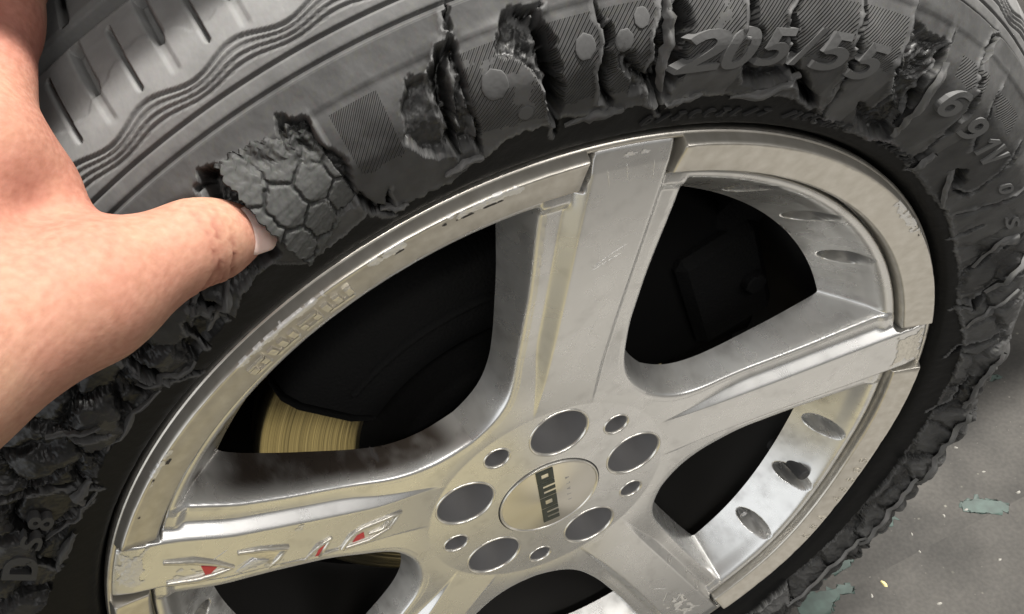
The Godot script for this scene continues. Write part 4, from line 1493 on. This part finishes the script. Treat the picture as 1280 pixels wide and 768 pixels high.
# ---------------------------------------------------------------- brake, floor, fender
func make_brake() -> void:
	var d := base("brake_disc", Vector3(0, 0, 0))
	tag(d, "steel brake disc behind the spokes with a worn yellowish rubbing face", "brake disc")
	var prof := [V(0.088, -0.0835), V(0.0900, -0.0822)]
	var n := noise(900.0, 121)
	for k in 88:
		var r := 0.0905 + k * 0.0006
		prof.append(V(r, -0.0820 + 0.00012 * n.get_noise_1d(r) * (1 if k % 3 else -2)))
	prof += [V(0.1436, -0.0826), V(0.1438, -0.086), V(0.1436, -0.102), V(0.09, -0.103)]
	put("rubbing_face", lathe(prof, 360.0, 0.0, 160), M.disc_steel, d, UPV)
	put("disc_hat", lathe([V(0.0001, -0.056), V(0.070, -0.056), V(0.0745, -0.058), V(0.076, -0.0615), V(0.0775, -0.079), V(0.0885, -0.0835)], 360.0, 0.0, 96), M.caliper_iron, d, UPV)
	var s := lathe([V(0.05, -0.125), V(0.182, -0.125), V(0.186, -0.12), V(0.187, -0.118)], 360.0, 0.0, 96)
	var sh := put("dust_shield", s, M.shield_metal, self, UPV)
	tag(sh, "dark dust shield behind the brake disc", "dust shield")
	# caliper: a curved black casting over the upper part of the disc, with bridge, lugs, bolts and hose
	var cal := base("brake_caliper", Vector3.ZERO)
	tag(cal, "black brake caliper over the disc, seen dimly through the upper openings", "brake caliper")
	var body := lathe([V(0.150, -0.12), V(0.152, -0.072), V(0.148, -0.062), V(0.140, -0.058), V(0.112, -0.057), V(0.098, -0.060), V(0.094, -0.066), V(0.0925, -0.078)], 127.6, 62.0, 40)
	put("caliper_body", body, M.caliper_iron, cal, UPV)
	for q in [127.6, 62.0]:
		var ev := PackedVector3Array()
		for e in [[0.150, -0.12], [0.152, -0.072], [0.148, -0.062], [0.140, -0.058], [0.112, -0.057], [0.098, -0.060], [0.094, -0.066], [0.0925, -0.12]]: ev.append(pol(q, e[0], e[1]))
		put("caliper_end", amesh(ev, PackedInt32Array([0, 1, 2, 0, 2, 3, 0, 3, 4, 0, 4, 5, 0, 5, 6, 0, 6, 7])), M.caliper_iron, cal, UPV)
	put("caliper_rib", lathe([V(0.118, -0.0572), V(0.119, -0.055), V(0.121, -0.055), V(0.122, -0.0575)], 122.0, 70.0, 40), M.caliper_iron, cal, UPV)
	for q in [[Vector3(0.142, 0.030, -0.088), Vector3(0.050, 0.075, 0.040), "carrier_bracket", 8.0], [Vector3(0.128, -0.018, -0.092), Vector3(0.05, 0.055, 0.03), "carrier_bracket", -8.0], [Vector3(0.156, 0.070, -0.088), Vector3(0.03, 0.026, 0.03), "slide_lug", 26.0]]:
		var o := put(q[2], bevel_box(q[1], 0.005), M.caliper_iron, cal, UPV + q[0])
		o.rotation.z = q[3] * D2R
	put("slide_bolt", lathe([V(0.0001, 0.004), V(0.006, 0.004), V(0.0068, 0.003), V(0.0068, -0.004)], 360.0, 0.0, 6, true), M.caliper_iron, cal, UPV + Vector3(0.155, 0.03, -0.066))
	put("brake_hose", tube([UPV + Vector3(0.152, 0.09, -0.085), UPV + Vector3(0.158, 0.105, -0.08), UPV + Vector3(0.15, 0.125, -0.088), UPV + Vector3(0.12, 0.14, -0.105), UPV + Vector3(0.08, 0.14, -0.12)], [0.005], 10), M.valve_rubber, cal)
	var sp := put("added_dark_sheet", lathe([V(0.078, -0.080), V(0.082, -0.076), V(0.160, -0.0765), V(0.166, -0.081), V(0.168, -0.10)], 62.0, -8.0, 48), M.shield_metal, self, UPV)  # added dark sheet standing in for the shadow in this opening
	tag(sp, "added black sheet before the disc that darkens the right upper opening", "dark sheet")

func make_floor() -> void:
	var fl := base("floor")
	tag(fl, "worn grey concrete floor with scraps of old green paint", "", "", "structure")
	var v := PackedVector3Array([Vector3(-3, 0, -3), Vector3(3, 0, -3), Vector3(3, 0, 3), Vector3(-3, 0, 3)])
	var uv := PackedVector2Array()
	for p in v: uv.append(V(p.x, p.z) / 0.62)
	put("concrete_slab", amesh(v, PackedInt32Array([0, 1, 2, 0, 2, 3]), PackedVector3Array([Vector3.UP, Vector3.UP, Vector3.UP, Vector3.UP]), uv), M.concrete, fl)
	var patches := [
		[V(0.3169,-0.0190),V(0.3274,-0.0180),V(0.3341,-0.0115),V(0.3470,-0.0014),V(0.3388,0.0038),V(0.3300,0.0028),V(0.3205,-0.0052),V(0.3132,-0.0110)],
		[V(0.2641,-0.0394),V(0.2718,-0.0393),V(0.2664,-0.0296),V(0.2504,-0.0262),V(0.2412,-0.0289),V(0.2526,-0.0333)],
		[V(0.2180,-0.0239),V(0.2150,-0.0175),V(0.2045,-0.0139),V(0.1881,-0.0150),V(0.1799,-0.0171),V(0.1898,-0.0219),V(0.2043,-0.0211)],
		[V(0.1626,-0.0111),V(0.1852,-0.0066),V(0.2011,-0.0033),V(0.1975,0.0038),V(0.1806,0.0037),V(0.1704,0.0101),V(0.1478,0.0034),V(0.1512,-0.0059)],
		[V(0.4272,-0.1052),V(0.4345,-0.0980),V(0.4284,-0.0934),V(0.4236,-0.0988)],
		[V(0.2763,-0.0428),V(0.2845,-0.0450),V(0.2795,-0.0374)],
	]
	var n := noise(200.0, 131, FastNoiseLite.TYPE_SIMPLEX_SMOOTH, 4)
	for pt in patches:
		var pv := PackedVector2Array()
		for k in pt.size():
			var a: Vector2 = pt[k]
			var b: Vector2 = pt[(k + 1) % pt.size()]
			for q in 8:
				var p := a.lerp(b, q / 8.0)
				pv.append(p + V(n.get_noise_2d(p.x, p.y), n.get_noise_2d(p.x + 4.0, p.y)) * 0.0055)
		var tri := Geometry2D.triangulate_polygon(pv)
		if tri.is_empty(): continue
		var pvv := PackedVector3Array()
		for p in pv: pvv.append(Vector3(p.x, 0.00025, p.y))
		var c := pvv.size()
		for p in pv: pvv.append(Vector3(p.x, -0.0005, p.y))
		for k in c: tri.append_array([k, (k + 1) % c, k + c, (k + 1) % c, (k + 1) % c + c, k + c])
		put("paint_patch", amesh(pvv, tri), M.green_paint, fl)
	# unseen yellow patch before the wheel, added to tint what the rim reflects
	var mk := PackedVector3Array()
	for i in 41:
		var x := -2.6 + i * 0.0655
		mk.append(Vector3(x, 0.0006, 0.17 + 0.008 * n.get_noise_1d(x * 0.3)))
		mk.append(Vector3(x, 0.0006, 0.46 + 0.008 * n.get_noise_1d(x * 0.3 + 5.0)))
	put("unseen_reflector", amesh(mk, grid_idx(41, 2)), M.yellow_reflector, fl)
	var bm := PackedVector3Array()  # unseen beige patch, added to brighten the rim by reflection
	for i in 31:
		var x := 0.03 + i * 0.06
		bm.append(Vector3(x, 0.0006, 0.125 + 0.006 * n.get_noise_1d(x * 0.3)))
		bm.append(Vector3(x, 0.0006, 0.30 + 0.008 * n.get_noise_1d(x * 0.3 + 5.0)))
	put("unseen_reflector", amesh(bm, grid_idx(31, 2)), M.beige_reflector, fl)
	# crumbs and chips lying on it
	var spots := [V(0.2985,-0.0474),V(0.2983,-0.0155),V(0.3586,-0.0047),V(0.2207,0.0087),V(0.3157,-0.0113),V(0.2614,0.0002),V(0.3519,-0.0315),V(0.3511,-0.0599),V(0.2669,-0.0144),V(0.2066,0.0123),V(0.2442,0.0395),V(0.3051,0.0321)]
	var rg := RandomNumberGenerator.new()
	rg.seed = 17
	for k in spots.size():
		var s: float = [0.0030, 0.0018, 0.0024, 0.0030, 0.0018, 0.0018, 0.0016, 0.0018, 0.0016, 0.0018, 0.002, 0.0016][k]
		var st := PackedVector3Array()
		for q in 7:
			var a := TAU * q / 7.0
			st.append(Vector3(cos(a), 0, sin(a) * 0.6) * s * rg.randf_range(0.6, 1.2))
		var top := st.size()
		for q in 7: st.append(st[q] * rg.randf_range(0.5, 0.8) + Vector3(0, s * rg.randf_range(0.3, 0.6), 0))
		st.append(Vector3(0, s * 0.55, 0))
		var id := PackedInt32Array()
		for q in 7:
			var q2 := (q + 1) % 7
			id.append_array([q, q2, top + q, q2, top + q2, top + q, top + q, top + q2, 14])
		var o := put("paint_chip", amesh(st, id), M.yellow_chip if k == 3 else M.pale_chip, self, Vector3(spots[k].x, 0.0, spots[k].y))
		o.rotation.y = rg.randf() * TAU
		tag(o, ["largest pale chip in the shade beside the torn tyre edge", "pale chip just beyond the tyre, left of the biggest green patch", "pale chip nearest the right picture edge", "yellowish chip on the lit concrete, the only yellow one", "tiny pale chip touching the upper rim of the biggest green patch", "tiny pale chip between the tyre and the yellowish chip", "tiny pale chip above the biggest green patch", "tiny pale chip farthest from the viewer, upper right on the concrete", "tiny pale chip between two green scraps along the tyre", "tiny pale chip just below the yellowish chip", "lowest pale chip, at the bottom right of the concrete", "tiny pale chip right of the yellowish chip on lit concrete"][k], "chip", "chips scattered on the concrete")

func make_fender() -> void:
	# lower edge of the wheel arch above the tyre; it stands above the picture and shades the tread and the floor
	var f := base("car_fender", Vector3.ZERO)
	tag(f, "dark car fender and sill above the wheel", "fender")
	var v := PackedVector3Array()
	var xs := [-0.9, -0.6, -0.3, -0.1, 0.1, 0.25, 0.4, 0.6, 0.9]
	for x in xs:
		var e: float = -0.016 - 0.028 * clampf(x / 0.4, 0.0, 1.6)
		for q in [[0.745, e - 0.5], [0.715, e - 0.03], [0.70, e - 0.004], [0.702, e], [0.712, e + 0.001], [0.80, e - 0.004], [1.1, e - 0.08]]:
			v.append(Vector3(x, q[0], q[1]))
	put("arch_panel", amesh(v, grid_idx(xs.size(), 7, true)), M.body_paint, f)

# ---------------------------------------------------------------- scene
func area(called: String, at: Vector3, look: Vector3, size: Vector2, energy: float, col: Color) -> void:
	var l := AreaLight3D.new()
	l.name = called
	l.area_size = size
	l.light_energy = energy
	l.light_color = col
	l.area_range = 12.0
	l.area_attenuation = 2.0
	l.shadow_enabled = true
	add_child(l)
	l.look_at_from_position(at, look, Vector3.RIGHT if absf((look - at).normalized().y) > 0.95 else Vector3.UP)

func _ready() -> void:
	# camera
	var cam := Camera3D.new()
	cam.name = "camera"
	var near := 0.02
	cam.projection = Camera3D.PROJECTION_FRUSTUM
	cam.near = near
	cam.far = 60.0
	cam.size = near * 768.0 / 943.84
	cam.frustum_offset = Vector2(78.46, 40.28) / 943.84 * near
	cam.transform = Transform3D(Basis(Vector3(0.8931826, -0.2903216, 0.3434211), Vector3(0.4482836, 0.6352673, -0.6288698), Vector3(-0.0355897, 0.7156457, 0.6975562)).orthonormalized(), Vector3(-0.0245593, 0.3576731, 0.1881482) + UPV)
	add_child(cam)
	cam.current = true
	# light of the workshop: even pale surroundings, a tube overhead and three added fill lights
	var we := WorldEnvironment.new()
	we.name = "environment"
	var env := Environment.new()
	env.background_mode = Environment.BG_COLOR
	env.background_color = C(0.31, 0.31, 0.305)
	env.tonemap_mode = Environment.TONE_MAPPER_LINEAR
	env.tonemap_exposure = 1.06
	env.sdfgi_enabled = true
	env.ssao_enabled = true
	env.ssil_enabled = true
	we.environment = env
	add_child(we)
	area("tube_lamp", Vector3(1.2, 2.45, 0.0), Vector3(0.1, 0.45, 0.0), V(0.09, 1.5), 18.5, Color(1.0, 0.985, 0.96))
	area("added_front_tube", Vector3(0.1, 2.4, 1.7), Vector3(0.0, 0.4, 0.0), V(1.5, 0.16), 2.2, Color(1.0, 0.985, 0.96))  # added behind the viewer to draw highlights along the rim crest
	area("added_left_panel", Vector3(-1.15, 0.47, 0.78), Vector3(0.0, 0.42, 0.0), V(1.3, 0.84), 0.46, Color(0.97, 0.985, 1.0))  # added glowing panel, brightens the left flanks of the spokes
	area("added_right_fill", Vector3(1.8, 1.8, 2.0), Vector3(0.0, 0.4, 0.0), V(1.2, 1.0), 2.0, Color(1.0, 0.985, 0.97))  # added soft fill from the viewer's side, no known source
	materials()
	make_floor()
	make_fender()
	make_brake()
	var wheel := base("wheel_assembly", Vector3.ZERO)
	tag(wheel, "silver five-spoke alloy wheel with a badly torn black tyre", "wheel")
	var tyre := make_tyre(wheel)
	make_rim(wheel)
	# size marking on the sidewall, with the characters that the tears have left
	for q in [["2", 70.0, 4.0, 243.8, 255.2], ["0", 67.25, 2.9, 243.8, 255.2], ["5", 64.0, 2.6, 243.6, 254.8], ["/", 61.1, 1.9, 244.0, 255.5], ["5", 58.6, 3.3, 243.4, 255.0], ["5", 55.0, 2.9, 242.6, 254.0], ["6", 43.0, 3.1, 242.5, 252.5], ["9", 37.6, 3.0, 241.2, 250.6], ["1", 34.1, 1.6, 241.3, 250.2], ["V", 31.8, 2.4, 241.3, 250.8], ["0", 26.0, 1.9, 242.3, 247.6], ["S", 19.8, 2.2, 241.7, 247.4]]:
		sidewall_letter(q[0], q[1], q[3] * 0.001, q[4] * 0.001, q[2], 0.75, tyre)
	sidewall_letter("D", 136.0, 0.2415, 0.2515, 3.4, 0.8, tyre, 0.05)
	sidewall_letter("8", 131.2, 0.2400, 0.2480, 1.8, 0.6, tyre, 0.05)
	sidewall_letter("S", 132.8, 0.2425, 0.2490, 1.8, 0.6, tyre, 0.05)
	for q in [[84.7, 254.6, 4.0], [78.6, 256.3, 3.4], [76.0, 255.6, 3.0], [74.7, 260.0, 2.6], [83.0, 244.4, 2.4]]:
		sidewall_dot(q[0], q[1] * 0.001, q[2] * 0.001, tyre)
	# small worn print on the bead strip
	var rg := RandomNumberGenerator.new()
	rg.seed = 23
	for q in [[72.0, 59.0, 9], [57.5, 49.0, 8], [44.0, 36.0, 8]]:
		for k in q[2]:
			var t: float = lerpf(q[0], q[1], k / float(q[2]))
			sidewall_letter("I1/OCDLU7"[rg.randi() % 9], t, 0.2243, 0.2272, 0.75, 0.5, tyre, 0.022, "bead_letter")
	make_flap(tyre)
	for q in [
		[[Vector3(73.0, 264.0, 0.5), Vector3(72.9, 256.0, 2.2), Vector3(73.2, 247.0, 1.8), Vector3(72.4, 238.0, 0.8)], [1.0, 1.9, 1.6, 0.8], 1.6, 0.075],
		[[Vector3(65.3, 231.8, 0.2), Vector3(62.6, 233.6, 1.2), Vector3(60.2, 240.6, 1.4)], [0.9, 1.6, 1.0], 1.0, 0.075],
		[[Vector3(56.3, 243.0, 0.6), Vector3(55.4, 236.5, 1.2), Vector3(54.0, 226.0, 0.4)], [1.0, 1.6, 0.5], 1.0, 0.08],
		[[Vector3(46.4, 256.0, 0.6), Vector3(46.5, 248.0, 1.4), Vector3(45.4, 238.0, 1.8), Vector3(44.3, 229.5, 1.0)], [1.2, 2.0, 2.0, 1.0], 1.2, 0.085],
		[[Vector3(37.2, 222.8, 0.8), Vector3(37.6, 227.5, 2.0), Vector3(38.0, 233.0, 1.2)], [1.8, 2.2, 1.4], 1.4, 0.08],
		[[Vector3(33.0, 233.0, 0.4), Vector3(31.0, 228.5, 0.8), Vector3(28.0, 224.0, 0.5)], [1.6, 1.8, 0.8], 1.0, 0.085],
		[[Vector3(86.2, 233.5, 0.6), Vector3(87.6, 234.6, 1.0), Vector3(89.2, 233.0, 0.5)], [0.9, 1.3, 0.6], 1.0, 0.09],
		[[Vector3(79.6, 232.5, 0.2), Vector3(77.6, 235.0, 0.8), Vector3(75.2, 234.5, 0.5)], [0.8, 1.8, 1.0], 1.0, 0.06],
		[[Vector3(71.6, 233.2, 0.5), Vector3(70.3, 233.8, 1.0), Vector3(68.6, 235.0, 0.2)], [0.8, 1.5, 0.6], 1.0, 0.08],
		[[Vector3(6.5, 250.0, 0.5), Vector3(5.0, 240.0, 1.6), Vector3(3.4, 232.0, 1.0), Vector3(0.8, 229.0, 0.2)], [0.8, 1.0, 0.8, 0.5], 0.8, 0.10],
		[[Vector3(16.5, 246.0, 0.4), Vector3(17.2, 238.5, 1.6), Vector3(13.2, 230.0, 0.6)], [3.0, 2.0, 0.6], 0.8, 0.085],
		[[Vector3(11.5, 253.0, 0.5), Vector3(10.8, 244.0, 2.4), Vector3(8.2, 235.0, 1.5)], [1.4, 2.2, 1.0], 1.6, 0.08],
		[[Vector3(105.4, 244.0, 0.5), Vector3(107.2, 239.5, 2.0), Vector3(109.8, 233.5, 0.8)], [0.8, 1.4, 0.7], 1.0, 0.075],
		[[Vector3(107.0, 249.0, 0.5), Vector3(108.4, 246.0, 1.6), Vector3(108.0, 240.0, 1.2), Vector3(108.2, 232.5, 0.6)], [0.7, 1.3, 1.2, 0.6], 1.0, 0.065],
		[[Vector3(113.2, 228.0, 0.4), Vector3(114.8, 232.0, 1.6), Vector3(116.0, 240.0, 0.8)], [0.8, 1.3, 0.5], 1.0, 0.06],
		[[Vector3(120.0, 243.5, 0.8), Vector3(121.4, 249.0, 1.4), Vector3(122.6, 253.5, 0.8)], [0.6, 1.1, 0.6], 0.9, 0.07],
		[[Vector3(116.5, 231.0, 0.4), Vector3(119.8, 234.0, 1.2), Vector3(123.6, 233.4, 0.3)], [0.6, 1.0, 0.4], 0.9, 0.075],
		[[Vector3(127.0, 233.0, 0.5), Vector3(128.8, 236.5, 2.4), Vector3(129.6, 233.0, 1.0)], [1.0, 2.0, 0.8], 1.2, 0.07],
		[[Vector3(128.5, 229.0, 0.3), Vector3(132.0, 233.4, 1.0), Vector3(133.8, 240.0, 0.5)], [0.5, 0.9, 0.5], 0.8, 0.075],
		[[Vector3(133.8, 231.5, 0.5), Vector3(136.0, 234.5, 1.8), Vector3(138.5, 234.0, 0.6)], [1.0, 1.9, 0.6], 1.2, 0.065],
		[[Vector3(94.4, 229.5, 0.2), Vector3(93.4, 229.0, 1.2), Vector3(92.4, 228.6, 0.2)], [0.7, 1.3, 0.6], 1.2, 0.08],
		[[Vector3(-5.0, 252.0, 1.0), Vector3(-9.0, 247.0, 2.0), Vector3(-15.0, 246.0, 1.0)], [1.5, 2.6, 1.2], 1.6, 0.075],
		[[Vector3(-16.0, 250.0, 1.0), Vector3(-22.0, 247.0, 2.2), Vector3(-30.0, 248.0, 1.0)], [1.6, 3.0, 1.2], 1.8, 0.075],
		[[Vector3(-29.0, 246.0, 0.8), Vector3(-36.0, 245.0, 2.2), Vector3(-44.0, 247.0, 1.0)], [1.2, 3.2, 1.2], 1.8, 0.08],
		[[Vector3(-42.0, 245.0, 0.8), Vector3(-50.0, 244.0, 2.0), Vector3(-60.0, 247.0, 1.0)], [1.2, 2.8, 1.2], 1.6, 0.08],
	]:
		strip(q[0], q[1], q[2], q[3], tyre, 141 + int(q[0][0].x * 7.0))
	make_hand()
